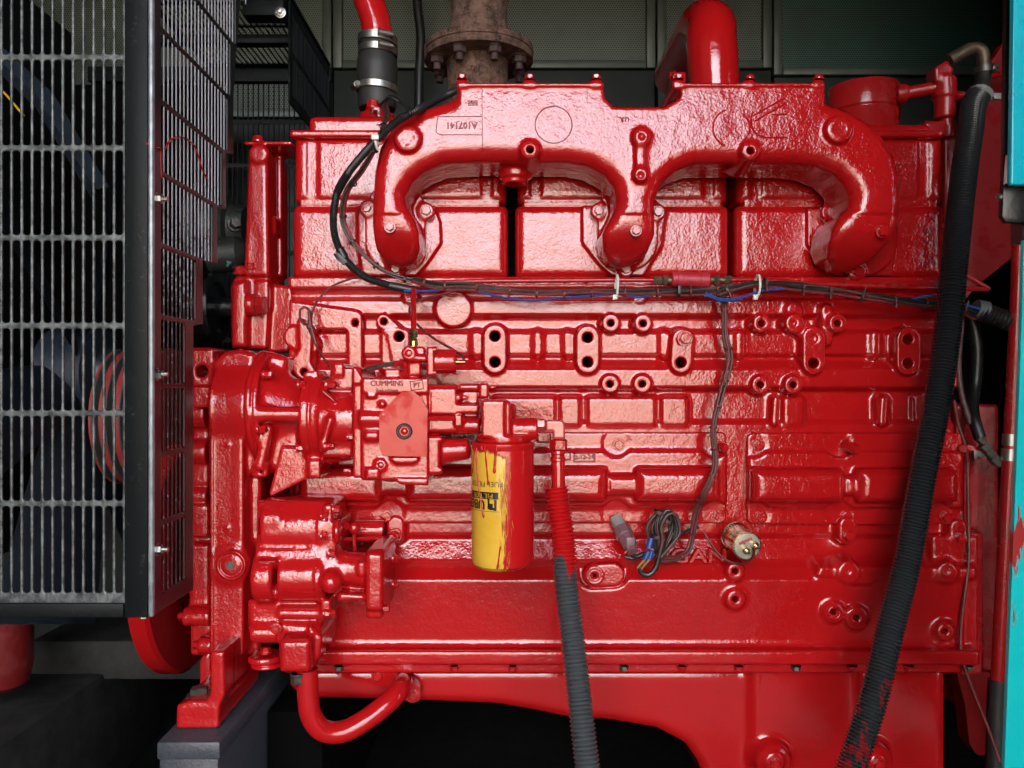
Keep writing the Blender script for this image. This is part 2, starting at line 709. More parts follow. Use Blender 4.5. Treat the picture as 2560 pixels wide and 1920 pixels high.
def simple(name, col, rough=0.4, metal=0.0, spec=0.5, var=0.25, vscale=30, bmp=None, ior=1.5, rvar=0.1):
    m, nt, b = nodes_of(name)
    dark = tuple(c * (1 - var) for c in col)
    f = noise(nt, vscale, 5, 0.65)
    nt.links.new(mixc(nt, ramp(nt, f, 0.3, 0.7), dark, col), b.inputs['Base Color'])
    f2 = noise(nt, vscale * 2.3, 4, 0.6)
    mr = nt.nodes.new('ShaderNodeMapRange')
    mr.inputs['To Min'].default_value = max(rough - rvar, 0.03)
    mr.inputs['To Max'].default_value = rough + rvar
    nt.links.new(f2, mr.inputs['Value'])
    nt.links.new(mr.outputs[0], b.inputs['Roughness'])
    b.inputs['Metallic'].default_value = metal
    b.inputs['IOR'].default_value = ior
    b.inputs['Specular IOR Level'].default_value = spec
    if bmp:
        bump(nt, b, [(noise(nt, s, 3, 0.5), d) for s, d in bmp])
    M[name] = m
    return m


RED = (0.465, 0.0075, 0.0092)


def red_paint(name, amp=1.0, col=RED, rough=0.07, ior=1.69, dirt=0.0):
    m, nt, b = nodes_of(name)
    f = noise(nt, 6, 4, 0.6)
    base = mixc(nt, ramp(nt, f, 0.3, 0.75), tuple(c * 0.88 for c in col), col)
    if dirt:
        fd = noise(nt, 24, 6, 0.7, dist=0.6)
        base = mixc(nt, ramp(nt, fd, 0.52, 0.72, (0, 0, 0, 1), (dirt, dirt, dirt, 1)), base, (0.10, 0.055, 0.045))
    # small chips and specks of dust
    sp = noise(nt, 330, 1, 0.3)
    base = mixc(nt, ramp(nt, sp, 0.735, 0.76, (0, 0, 0, 1), (0.7, 0.7, 0.7, 1)), base, (0.16, 0.02, 0.018))
    ch = noise(nt, 130, 3, 0.6)
    base = mixc(nt, ramp(nt, ch, 0.715, 0.735, (0, 0, 0, 1), (0.85, 0.85, 0.85, 1)), base, (0.07, 0.03, 0.028))
    nt.links.new(base, b.inputs['Base Color'])
    fr = noise(nt, 14, 5, 0.65)
    mr = nt.nodes.new('ShaderNodeMapRange')
    mr.inputs['From Min'].default_value = 0.52
    mr.inputs['From Max'].default_value = 0.75
    mr.inputs['To Min'].default_value = rough * 0.75
    mr.inputs['To Max'].default_value = rough * 3.2
    nt.links.new(fr, mr.inputs['Value'])
    nt.links.new(mr.outputs[0], b.inputs['Roughness'])
    b.inputs['IOR'].default_value = ior
    hs = [(noise(nt, 20, 2, 0.5), 0.0016 * amp), (noise(nt, 75, 2, 0.5), 0.00045 * amp), (noise(nt, 225, 2, 0.55, dist=0.3), 0.00048 * amp)]
    bump(nt, b, hs)
    M[name] = m
    return m


red_paint('red', 1.0)
red_paint("red_cast", 1.4)
red_paint('red_block', 0.95)
red_paint('red_plain', 0.3, (0.26, 0.008, 0.010), 0.6, 1.3)
red_paint('red_run', 0.2, (0.42, 0.008, 0.009), 0.3, 1.42)
red_paint('red_mark', 0.3, (0.24, 0.006, 0.007), 0.40, 1.4)  # darker red: dark reflections on the marks' slopes put into the colour
red_paint('red_smooth', 0.35)
red_paint('red_machined', 0.45, (0.47, 0.010, 0.009), 0.22, 1.5)
red_paint('red_plate', 0.25, (0.56, 0.034, 0.022), 0.40, 1.42)
red_paint('red_dusty', 0.6, (0.38, 0.010, 0.012), 0.25, 1.5, dirt=0.5)
red_paint('red_dull', 0.5, (0.36, 0.010, 0.012), 0.35, 1.5, dirt=0.2)
simple('black_paint', (0.011, 0.012, 0.013), 0.33, bmp=[(120, 0.0004)], var=0.4)
simple('black_gloss', (0.008, 0.009, 0.010), 0.22, bmp=[(160, 0.0003)])
simple('rubber', (0.022, 0.022, 0.021), 0.55, bmp=[(300, 0.0003)], var=0.35)
simple('conduit', (0.030, 0.034, 0.038), 0.30, var=0.3)
simple('cable_black', (0.016, 0.016, 0.017), 0.38, var=0.3)
simple('cable_blue', (0.015, 0.07, 0.30), 0.35)
simple('cable_red', (0.20, 0.022, 0.022), 0.5, var=0.6, vscale=90)
simple('cable_brown', (0.11, 0.045, 0.040), 0.5, var=0.7, vscale=80)
simple('tie_white', (0.75, 0.74, 0.70), 0.4, var=0.08)
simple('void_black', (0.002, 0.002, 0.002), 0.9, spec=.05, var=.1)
simple('steel', (0.50, 0.49, 0.45), 0.38, metal=1.0, var=0.3, vscale=80, bmp=[(200, 0.0002)])
simple('steel_dark', (0.20, 0.19, 0.17), 0.42, metal=0.8, var=0.5, vscale=60, bmp=[(150, 0.0004)])
simple('sender_face', (0.62, 0.57, 0.44), 0.45, metal=.5, var=.3, vscale=70)
simple('zinc_gold', (0.80, 0.68, 0.42), 0.26, metal=1.0, var=0.3, vscale=60)
simple('brass', (0.62, 0.47, 0.20), 0.28, metal=1.0, var=0.4, vscale=90)
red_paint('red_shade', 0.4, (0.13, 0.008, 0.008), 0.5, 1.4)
simple('hole_dark', (0.012, 0.010, 0.009), 0.8)
simple('blue_paint', (0.018, 0.028, 0.042), 0.4, var=0.4, vscale=20)
simple('teal_paint', (0.005, 0.42, 0.43), 0.35, var=0.15, vscale=8)
simple('rail_steel', (0.060, 0.068, 0.082), 0.42, var=0.5, vscale=150, bmp=[(260, 0.0007)])
simple('floor_steel', (0.009, 0.0095, 0.009), 0.6, spec=.2, var=0.6, vscale=10, bmp=[(60, 0.001)])
simple('beam_dirty', (0.032, 0.031, 0.028), 0.7, spec=.25, var=0.7, vscale=14, bmp=[(90, 0.001)])
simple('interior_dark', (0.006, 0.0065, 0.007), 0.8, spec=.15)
simple('connector', (0.20, 0.10, 0.115), 0.4, var=0.3)
simple('pink_plastic', (0.50, 0.03, 0.05), 0.42, var=0.25)
simple('bounce_grey', (0.085, 0.088, 0.088), 0.85, bmp=[(40, 0.004)])  # grey kept pale to bounce light onto the engine's right side
simple('blocker_grey', (0.03, 0.032, 0.034), 0.85, bmp=[(40, 0.004)])
simple('added_sheet_dark', (0.055, 0.045, 0.038), 0.8, var=0.4, vscale=2)
simple('concrete', (0.44, 0.37, 0.28), 0.85, var=0.2, vscale=3)


def rust():
    m, nt, b = nodes_of('rust')
    f = noise(nt, 40, 8, 0.75)
    a = mixc(nt, ramp(nt, f, 0.40, 0.58), (0.030, 0.014, 0.010), (0.165, 0.090, 0.064))
    f2 = noise(nt, 260, 3, 0.6)
    a = mixc(nt, ramp(nt, f2, 0.58, 0.7, (0, 0, 0, 1), (0.7, 0.7, 0.7, 1)), a, (0.26, 0.18, 0.13))
    nt.links.new(a, b.inputs['Base Color'])
    b.inputs['Roughness'].default_value = 0.85
    bump(nt, b, [(f, 0.004), (f2, 0.002), (noise(nt, 110, 5, 0.7), 0.003)])
    M['rust'] = m


rust()


def perforated(name, col, pitch, hole, dirt=(0.045, 0.055, 0.05)):
    """sheet steel punched with staggered round holes (x,z plane)"""
    m, nt, b = nodes_of(name)
    g = nt.nodes.new('ShaderNodeNewGeometry')
    sep = nt.nodes.new('ShaderNodeSeparateXYZ')
    nt.links.new(g.outputs['Position'], sep.inputs[0])

    def math_(op, a, c, clamp=False):
        n = nt.nodes.new('ShaderNodeMath')
        n.operation = op
        for i, v in enumerate((a, c)):
            if v is None:
                continue
            if isinstance(v, (int, float)):
                n.inputs[i].default_value = v
            else:
                nt.links.new(v, n.inputs[i])
        return n.outputs[0]
    d = None
    for ox, oz in ((0, 0), (0.5, 0.5)):
        u = math_('SUBTRACT', math_('FRACT', math_('ADD', math_('DIVIDE', sep.outputs[0], pitch), ox + 100), None), 0.5)
        w = math_('SUBTRACT', math_('FRACT', math_('ADD', math_('DIVIDE', sep.outputs[2], pitch * 1.732), oz + 100), None), 0.5)
        u2 = math_('MULTIPLY', u, pitch)
        w2 = math_('MULTIPLY', w, pitch * 1.732)
        q = math_('SQRT', math_('ADD', math_('MULTIPLY', u2, u2), math_('MULTIPLY', w2, w2)), None)
        d = q if d is None else math_('MINIMUM', d, q)
    mask = ramp(nt, math_('DIVIDE', d, hole), 0.85, 1.1, (1, 1, 1, 1), (0, 0, 0, 1))
    f = noise(nt, 5, 6, 0.65)
    paint = mixc(nt, ramp(nt, f, 0.45, 0.75, (0, 0, 0, 1), (0.8, 0.8, 0.8, 1)), col, dirt)
    nt.links.new(mixc(nt, mask, paint, (0.006, 0.007, 0.007)), b.inputs['Base Color'])
    b.inputs['Roughness'].default_value = 0.5
    M[name] = m


perforated('perforated_sheet', (0.112, 0.150, 0.132), 0.0080, 0.0031)
perforated('perforated_teal', (0.034, 0.125, 0.11), 0.0080, 0.0031)
simple('canopy_paint', (0.060, 0.080, 0.070), 0.45, var=0.35, vscale=9)


def overspray(name, base, z0, z1, red=RED, strength=1.0, scale=26, rough=0.28, thr=0.5, side=None):
    """dark rubber with red paint sprayed over a stretch of it: solid near z1, flecks towards z0"""
    m, nt, b = nodes_of(name)
    g = nt.nodes.new('ShaderNodeNewGeometry')
    sep = nt.nodes.new('ShaderNodeSeparateXYZ')
    nt.links.new(g.outputs['Position'], sep.inputs[0])
    mr = nt.nodes.new('ShaderNodeMapRange')
    mr.inputs['From Min'].default_value = z0
    mr.inputs['From Max'].default_value = z1
    mr.inputs['To Min'].default_value = -0.32
    mr.inputs['To Max'].default_value = 0.42
    nt.links.new(sep.outputs[2], mr.inputs['Value'])
    mp = nt.nodes.new('ShaderNodeMapping')
    mp.inputs['Scale'].default_value = (1.6, 1.0, 0.6)
    nt.links.new(g.outputs['Position'], mp.inputs['Vector'])
    f = noise(nt, scale, 5, 0.6, vec=mp.outputs[0])
    ad = nt.nodes.new('ShaderNodeMath')
    ad.operation = 'ADD'
    nt.links.new(f, ad.inputs[0])
    nt.links.new(mr.outputs[0], ad.inputs[1])
    k = ramp(nt, ad.outputs[0], thr, thr + 0.06, (0, 0, 0, 1), (strength,) * 3 + (1,))
    nt.links.new(mixc(nt, k, base, red), b.inputs['Base Color'])
    b.inputs['Roughness'].default_value = rough
    M[name] = m


# ---------------------------------------------------------------- the canopy round the engine, the ground outside
FLOOR = -0.93


def build_place():
    bm = bmesh.new()
    add_box(bm, -300, 300, -400, 60, -1.30, -1.25)
    g = bm_obj('ground', bm, M['concrete'])
    struct(g)
    bm = bmesh.new()
    add_box(bm, -9, 14, -8.6, 20, -1.249, -1.244)
    struct(bm_obj('added_dark_sheet', bm, M['added_sheet_dark']))  # unseen dark sheet over the ground, added to dim the lower reflections
    bm = bmesh.new()
    add_box(bm, -1.9, 2.3, -0.60, 1.35, FLOOR - 0.05, FLOOR)
    struct(bm_obj('floor', bm, M['floor_steel']))
    bm = bmesh.new()
    add_box(bm, -1.9, 2.3, -0.62, 1.40, 1.36, 1.40)
    struct(bm_obj('roof', bm, M['interior_dark']))
    # unseen shelter roof and wall, added to cut sky light and shape the reflections
    bm = bmesh.new()
    add_box(bm, -3.2, 9.0, -8.0, 3.0, 4.40, 4.50)
    struct(bm_obj('sky_blocker_roof', bm, M['interior_dark']))
    bm = bmesh.new()
    add_box(bm, -2.95, -2.75, -7.9, 3.0, -1.25, 4.40)
    struct(bm_obj('sky_blocker_wall', bm, M['blocker_grey']))
    # back wall: three punched steel doors with frames between
    YB = 1.12
    def wall_panel(name, px0, px1, mat, label, yb, bottom=470):
        t = thing(name, label, 'wall panel', (P((px0 + px1) / 2, 960, yb).x, yb, FLOOR), 'punched steel panels along the back of the canopy')
        a, b = P(px0, -60, yb), P(px1, bottom, yb)
        bm = bmesh.new()
        add_box(bm, a.x + 0.03, b.x - 0.03, yb - 0.004, yb, b.z + 0.005, 1.36)
        o = bm_obj('punched_sheet', bm, mat, t)
        bm = bmesh.new()
        w = 0.03
        add_box(bm, a.x, a.x + w, yb - 0.025, yb + 0.02, b.z + 0.002, 1.36, 0.004)
        add_box(bm, b.x - w, b.x, yb - 0.025, yb + 0.02, b.z + 0.002, 1.36, 0.004)
        add_box(bm, a.x + w, b.x - w, yb - 0.024, yb + 0.02, b.z + 0.002, b.z + w, 0.004)
        bm_obj('frame', bm, M['canopy_paint'], t)
        bm = bmesh.new()
        add_box(bm, a.x + 0.002, b.x - 0.002, yb - 0.02, yb + 0.03, FLOOR, b.z - 0.004, 0.005)
        bm_obj('lower_sheet', bm, M['sheet_dark'], t)
        return t
    wall_panel('wall_panel', -300, 832, M['perforated_sheet'], 'grey green punched sheet wall seen above the fan guard and red hose', YB, 300)
    wall_panel('wall_panel', 836, 1636, M['perforated_sheet'], 'grey green punched sheet wall behind the rusty exhaust flange', YB + 0.002, 178)
    wall_panel('wall_panel', 1640, 1925, M['perforated_sheet'], 'narrow dark punched wall panel behind the tall red elbow', YB + 0.004, 178)
    wall_panel('wall_panel', 1929, 2900, M['perforated_teal'], 'teal tinted punched wall panel at the upper right', YB + 0.006, 195)
    bm = bmesh.new()
    add_box(bm, -1.9, 2.3, 1.20, 1.24, FLOOR, 1.36)
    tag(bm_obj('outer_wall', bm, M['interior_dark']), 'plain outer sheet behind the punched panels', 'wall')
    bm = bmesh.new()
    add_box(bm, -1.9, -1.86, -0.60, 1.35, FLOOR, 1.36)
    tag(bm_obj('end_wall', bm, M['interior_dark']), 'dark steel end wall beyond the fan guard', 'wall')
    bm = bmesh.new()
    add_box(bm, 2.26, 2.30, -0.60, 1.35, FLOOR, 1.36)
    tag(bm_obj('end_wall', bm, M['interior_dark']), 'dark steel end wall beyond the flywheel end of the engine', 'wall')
    # teal door post at the right edge of the opening; the doors and panel past it are added
    t = thing('door_post', 'bright teal painted door post along the right edge with a red paint smear', 'door post', (0.69, -0.45, FLOOR))
    yp = -0.45
    bm = bmesh.new()
    add_prism(bm, [(2560, 600), (2556, 760), (2540, 1190), (2525, 1560), (2511, 1930), (2508, 2080), (2690, 2080), (2690, 600)], yp, yp + .007, .002, 3)
    bm_obj('post', bm, M['teal_smeared'], t)
    bm = bmesh.new()
    add_prism(bm, [(2538, -1400), (2534, 0), (2527, 455), (2531, 462), (2690, 462), (2690, -1400)], yp - .012, yp - .004, .003, 3)
    bm_obj('upper_post', bm, M['teal_clean'], t)
    bm = bmesh.new()
    add_prism(bm, [(2522, -1400), (2516, 0), (2509, 455), (2504, 540), (2516, 556), (2600, 560), (2600, -1400)], yp + .010, yp + .018, .002)
    bm_obj('seal_channel', bm, M['black_paint'], t)
    bm = bmesh.new()
    add_box(bm, P(2560, 0, yp).x + .01, P(2690, 0, yp).x, yp + .020, yp + .045, P(0, 598, yp).z, P(0, 465, yp).z)
    bm_obj('hinge_plate', bm, M['black_paint'], t)
    bm = bmesh.new()
    add_prism(bm, [(2522, 385), (2527, 392), (2524, 455), (2517, 458), (2519, 420)], yp - .0035, yp + .004, .001)
    bm_obj('chipped_edge', bm, M['tie_white'], t)
    bolt(t, 2498, 492, yp + 0.012, 8, 8, M['steel'], (-1, -.5, 0))
    bm = bmesh.new()
    add_box(bm, 1.21, 2.25, -0.46, -0.44, FLOOR, 1.36, .003)
    tag(bm_obj('added_panel', bm, M['teal_clean']), 'unseen teal panel, added to narrow the light from the right', 'panel')  # unseen; added to narrow the light entering from the right
    bm = bmesh.new()
    add_box(bm, 0.82, 0.86, -1.90, -0.50, -0.9, 1.30, 0.006)
    tag(bm_obj('added_door', bm, M['bounce_grey']), 'unseen open door with grey lining, added to block sky reflections beside the engine', 'door')  # unseen; added to keep sky reflections off the right half
    bm = bmesh.new()
    add_box(bm, 1.15, 1.19, -2.0, -0.50, -0.9, 1.30, 0.006)
    tag(bm_obj('added_door', bm, M['blocker_grey']), 'second unseen open door, added to block sky reflections at the right end', 'door')  # unseen; added to block the sky reflections the first door misses


def teal_smeared():
    m, nt, b = nodes_of('teal_smeared')
    f = noise(nt, 9, 5, 0.6)
    mp = nt.nodes.new('ShaderNodeMapping')
    mp.inputs['Scale'].default_value = (3.0, 1.0, 0.55)
    g = nt.nodes.new('ShaderNodeNewGeometry')
    nt.links.new(g.outputs['Position'], mp.inputs['Vector'])
    f2 = noise(nt, 16, 4, 0.6, vec=mp.outputs[0])
    sep = nt.nodes.new('ShaderNodeSeparateXYZ')
    nt.links.new(g.outputs['Position'], sep.inputs[0])
    r = nt.nodes.new('ShaderNodeValToRGB')           # the stretch of the post that caught the red paint
    e = r.color_ramp.elements
    e[0].position, e[0].color = 0.0, (0, 0, 0, 1)
    e[1].position, e[1].color = 1.0, (0, 0, 0, 1)
    for p_, v_ in ((0.17, 0.0), (0.25, 0.26), (0.38, 0.34), (0.46, 0.0)):
        q = e.new(p_)
        q.color = (v_, v_, v_, 1)
    mr = nt.nodes.new('ShaderNodeMapRange')
    mr.inputs['From Min'].default_value = -0.55
    mr.inputs['From Max'].default_value = 0.35
    nt.links.new(sep.outputs[2], mr.inputs['Value'])
    nt.links.new(mr.outputs[0], r.inputs[0])
    ad = nt.nodes.new('ShaderNodeMath')
    nt.links.new(f2, ad.inputs[0])
    nt.links.new(r.outputs[0], ad.inputs[1])
    base = mixc(nt, ramp(nt, f, 0.3, 0.7), (0.004, 0.46, 0.50), (0.008, 0.58, 0.60))
    nt.links.new(mixc(nt, ramp(nt, ad.outputs[0], 0.80, 0.84), base, (0.35, 0.03, 0.03)), b.inputs['Base Color'])
    b.inputs['Roughness'].default_value = 0.3
    bump(nt, b, [(noise(nt, 120, 3, 0.5), 0.0005)])
    M['teal_smeared'] = m


teal_smeared()
simple('teal_clean', (0.0015, 0.50, 0.66), 0.28, var=.15, vscale=8, bmp=[(120, .0006)])
simple('sheet_dark', (0.019, 0.025, 0.023), 0.5, var=.4, vscale=9)
build_place()


# ---------------------------------------------------------------- the engine: block, heads, manifold, pan
ENG = thing('diesel_engine', 'large glossy red diesel engine with three cylinder heads, filling the canopy', 'engine', (0, 0.3, FLOOR))


def lerp_profile(rows):
    zs = np.array([(CY - p) * S(0) for p, _ in rows][::-1])
    ys = np.array([y for _, y in rows][::-1])
    zf = np.arange(zs[0], zs[-1], 0.0005)
    yf = np.interp(zf, zs, ys)
    k = np.hanning(13)
    k /= k.sum()
    yf = np.convolve(np.pad(yf, 6, mode='edge'), k, 'valid')
    return lambda X, Z: np.interp(Z, zf, yf) + 0 * X


def build_block():
    g = Solid(716, 2460, 685, 1672, 0.0, -0.075, 0.085, 0.0019)
    prof = lerp_profile([(688, -.006), (720, -.006), (732, .010), (744, .010), (751, -.003), (786, -.003), (796, .017), (822, .017),
                         (834, 0.0), (886, 0.0), (891, .010), (900, .010), (924, -.012), (968, -.012), (978, .014), (990, .014),
                         (1048, .012), (1062, .002), (1076, .002), (1300, .002), (1335, .002), (1350, .012), (1400, -.004), (1412, -.016),
                         (1440, -.034), (1590, -.026), (1604, -.030), (1614, -.028), (1626, -.030), (1670, -.030)])
    z = lambda p: (CY - p) * S(0)
    x = lambda p: (p - CX) * S(0)
    g.height(prof, x(722), x(2388), z(1670), z(692), 0.08)
    # sump rail
    g.rect(790, 1628, 2450, 1664, -.055, .08, 3, .005, .006)
    g.rect(2330, 1340, 2448, 1660, -.022, .08, 6, .006, .006)
    # upper left mounting face: frame with a window, holes
    g.poly([(722, 752), (905, 778, 22), (906, 925), (868, 925), (868, 824, 10), (790, 824, 10), (790, 940), (722, 940)], -.016, .03, .003, .004, fil=6)
    g.stroke([(958, 803), (985, 828), (1000, 900)], 19, -.02, .02, .003, .006)
    g.rect(952, 822, 1024, 935, -.02, .03, 14, .003, .006)
    for q in ((885, 806, 8), (958, 803, 8), (997, 841, 12), (758, 930, 8)):
        g.hole(q[0], q[1], q[2], -.02)
    # plate tongue running down beside the accessory drive
    g.poly([(742, 790), (782, 820), (776, 905), (790, 930), (770, 955), (742, 945), (722, 912), (748, 870)], -.030, .02, .003, .004, fil=10)
    g.hole(758, 930, 9, -.03)
    g.stroke([(733, 842), (770, 862)], 27, -.022, .03, .004, .006)
    # soft plug
    g.disc(1133, 772, 46, -.010, .03, .003, .006)
    # paired stud pads
    for x0, y0, x1, y1, w in ((1237, 840, 1237, 905, 29), (1470, 843, 1470, 905, 29), (1708, 848, 1704, 906, 27), (2036, 846, 2036, 908, 28), (2273, 848, 2273, 908, 30)):
        g.stroke([(x0, y0), (x1, y1)], w, -.026, .03, .002, .006, draft=0.08)
        g.hole(x0, y0, 12.5, -.026)
        g.hole(x1, y1, 12.5, -.026)
    # single threaded pads
    for px, py in ((1528, 807), (1609, 808), (1526, 960), (1607, 960), (1906, 808), (1987, 808), (2096, 808), (1903, 962), (1985, 962)):
        g.disc(px, py, 22.5, -.026, .03, .0015, .005, draft=0.08)
        g.hole(px, py, 8, -.026)
    g.stroke([(1987, 808), (2010, 822), (2036, 840)], 20, -.022, .03, .003, .008)
    g.stroke([(2068, 775), (2068, 850)], 14, -.015, .03, .004, .012)
    g.stroke([(1985, 775), (1990, 800)], 18, -.010, .03, .004, .012)
    # raised panels of the middle band
    for x0, x1 in ((1236, 1388), (1400, 1450), (1470, 1640), (1655, 1720), (1960, 2010), (2195, 2225)):
        g.rect(x0, 994, x1, 1062, -.002, .03, 9, .005, .008, draft=.3)
    for px in (1942, 2212):
        g.stroke([(px, 1000), (px - 4, 1055)], 9, -.008, .03, .004, .010)
    for px in (2012, 2283):
        g.stroke([(px, 1000), (px, 1052)], 3, .006, .03, .002, .006)
    # vertical webs in the upper band
    for px in (1190, 1345, 1420, 1660, 1850, 2190):
        g.stroke([(px, 835), (px, 890)], 8, -.003, .03, .004, .014)
    # lower crankcase: oval recess with plate, pads, scalloped ridge
    g.stroke([(1487, 1440), (1535, 1438)], 38, -.05, -.018, .004, .006, '-')
    g.stroke([(1487, 1440), (1533, 1438)], 29, -.031, .02, .003, .003)
    g.ring(1487, 1440, 20, 3.4, -.034, -.02)
    g.ring(1487, 1440, 12, 3.0, -.034, -.02)
    g.hole(1487, 1440, 5, -.028)
    for px, py, r in ((1840, 1430, 22), (1840, 1500, 23), (2087, 1533, 25), (2144, 1547, 28), (2123, 1430, 26), (2370, 1430, 24), (2366, 1581, 22)):
        g.disc(px, py, r, -.042, .02, .003, .010, draft=.2)
        g.hole(px, py, 7.5, -.042)
    g.ring(2087, 1533, 15, 5, -.046, -.03)
    g.poly([(2050, 1418), (2440, 1420), (2440, 1446), (2395, 1446), (2378, 1454), (2345, 1452), (2330, 1446), (2190, 1446), (2172, 1458), (2120, 1456), (2095, 1444), (2040, 1440)],
           -.038, .02, .004, .010, fil=6, draft=.3)
    for px, py in ((2120, 1340), (2398, 1345), (988, 1338)):
        g.stroke([(px, py - 25), (px, py)], 22, -.02, .03, .004, .008, draft=.15)
    # plugs beside the wiring
    g.disc(1026, 738, 20, -.004, .03, .003, .006)
    g.disc(1600, 737, 20, -.004, .03, .003, .006)
    b = g.mesh('cylinder_block', M['red_block'], ENG)
    bm = bmesh.new()
    add_box(bm, P(726, 0, 0).x, P(2380, 0, 0).x, 0.082, 0.62, P(0, 1658, 0).z, P(0, 700, 0).z)
    add_box(bm, P(745, 0, 0).x, P(2350, 0, 0).x, 0.16, 0.55, P(0, 705, 0).z, P(0, 350, 0).z)
    bm_obj('dark_core', bm, M['interior_dark'], ENG)  # dark boxes added so the head gaps and bores look shaded
    lettering(b, 'IGAN', 1738, 1390, -.009, 34, M['red_smooth'], depth=.004, sx=1.35)
    bolt(b, 2120, 1340, -.02, 15)
    bolt(b, 2398, 1345, -.02, 16)
    bolt(b, 1712, 846, -.026, 19, 16)
    bolt(b, 988, 1338, -.02, 17, 20)
    return b


def build_cover(x0, x1, y0, y1, lobes, bolts_, necks, label):
    """pressed inspection cover with raised lobes"""
    g = Solid(x0 - 8, x1 + 8, y0 - 8, y1 + 8, -.012, -.075, .01, 0.0021)
    g.rect(x0, y0, x1, y1, -.012, .006, 16, .003, .004)
    g.rect(x0 + 6, y0 + 50, x1 - 4, y1 - 44, -.020, .006, 10, .004, .012)
    # ears round the bolts stay flat: dips cut in the raised field
    for bx, by in bolts_:
        g.disc(bx, by, 34, -.05, -.0125, .003, .008, '-')
    for a, b in lobes:
        # barrel lobe: bulge with axis along x
        g.rect(a, y0 + 92, b, y1 - 52, -.052, .0, 10, .020, .006)
    for a, b in necks:
        g.rect(a, y0 + 108, b, y1 - 70, -.040, .0, 6, .014, .006)
    o = g.mesh('inspection_cover', M['red'], ENG, label)
    for bx, by in bolts_:
        bolt(o, bx, by, -.012, 15, 9, M['red'])
    return o


def build_covers():
    a = build_cover(730, 1818, 1080, 1310, [(742, 952), (1012, 1520), (1592, 1806)],
                    [(1547, 1112), (1797, 1113), (1545, 1291), (1797, 1291), (968, 1291), (1255, 1291), (968, 1112), (1255, 1112)],
                    [(945, 1020), (1515, 1600)], 'longer inspection cover behind the yellow filter')
    b = build_cover(1868, 2412, 1082, 1312, [(1884, 2120), (2150, 2405)],
                    [(1897, 1113), (2116, 1113), (1903, 1293), (2116, 1293), (2366, 1293)], [(2112, 2160)],
                    'shorter inspection cover behind the lower end of the thick conduit')
    bm = bmesh.new()
    p = P(1798, 1113, -.012)
    add_lathe(bm, [(0, .008), (.03, .008), (.034, .006)], p, (0.1, -1, -.1), 14)
    bm_obj('stud', bm, M['red'], a)
    bm = bmesh.new()
    p = P(2112, 1112, -.012)
    add_lathe(bm, [(0, .010), (.03, .010), (.036, .007)], p, (0.3, -1, -.2), 14)
    bm_obj('stud', bm, M['red'], b)
    # embossed frame on the longer cover
    for q in ((1434, 1132, 1488, 1135), (1434, 1152, 1486, 1156), (1434, 1132, 1437, 1152), (1485, 1134, 1489, 1156), (1412, 1130, 1426, 1132), (1424, 1130, 1427, 1150), (1408, 1148, 1426, 1151)):
        bm = bmesh.new()
        pbox(bm, q[0], q[2], q[1], q[3], -.0225, -.016)
        bm_obj('casting_mark', bm, M['red_mark'], a)
    lettering(a, '2-12-24', 1461, 1143, -.0215, 11, M['red_mark'], 3, .001)


def build_heads():
    spec = [(728, 1270, 'front cylinder head beside the black wire loom', [(1085, 515), (1101, 555), (1103, 608), (1066, 662), (1040, 690), (905, 690), (893, 600), (893, 515)]),
            (1288, 1826, 'middle cylinder head between the two dark gaps', [(1455, 515), (1456, 608), (1498, 662), (1530, 690), (1610, 690), (1655, 615), (1668, 520)]),
            (1840, 2366, 'rear cylinder head behind the last manifold leg', [(2018, 520), (2018, 612), (2060, 664), (2090, 690), (2230, 690), (2245, 600), (2240, 520)])]
    for i, (x0, x1, lab, plate) in enumerate(spec):
        g = Solid(x0 - 6, x1 + 6, 335, 700, .0, -.01, .20, 0.0024)
        g.rect(x0, 510, x1, 696, .012, .19, 14, .020, .001)
        g.rect(x0 + 5, 338, x1 - 4, 506, .014, .19, 10, .018, .001)
        g.rect(x0 + 20, 500, x1 - 20, 516, .018, .19, 2, .002, .001)
        g.rect(x0 + 38, 344, x0 + 66, 494, .010, .0175, 10, .002, .004, '-')
        g.rect(x1 - 66, 344, x1 - 40, 494, .010, .0175, 10, .002, .004, '-')
        g.poly(plate, .004, .03, .002, .003, fil=4)
        h = g.mesh('cylinder_head', M['red_cast'], ENG, lab)
    # rocker covers
    for x0, x1, yt, lab in ((722, 1262, 288, 'front rocker cover below the rubber hose'), (1290, 1822, 296, 'middle rocker cover hidden by the manifold'), (1846, 2362, 308, 'rear rocker cover below the red pipe fittings')):
        g = Solid(x0 - 6, x1 + 6, yt - 6, 352, .0, -.02, .42, 0.003)
        g.rect(x0, 323, x1, 342, .000, .41, 6, .004, .003)
        g.rect(x0 + 48, yt, x1 - 30, 335, .022, .40, 16, .012, .006)
        g.mesh('rocker_cover', M['red'], ENG, lab)


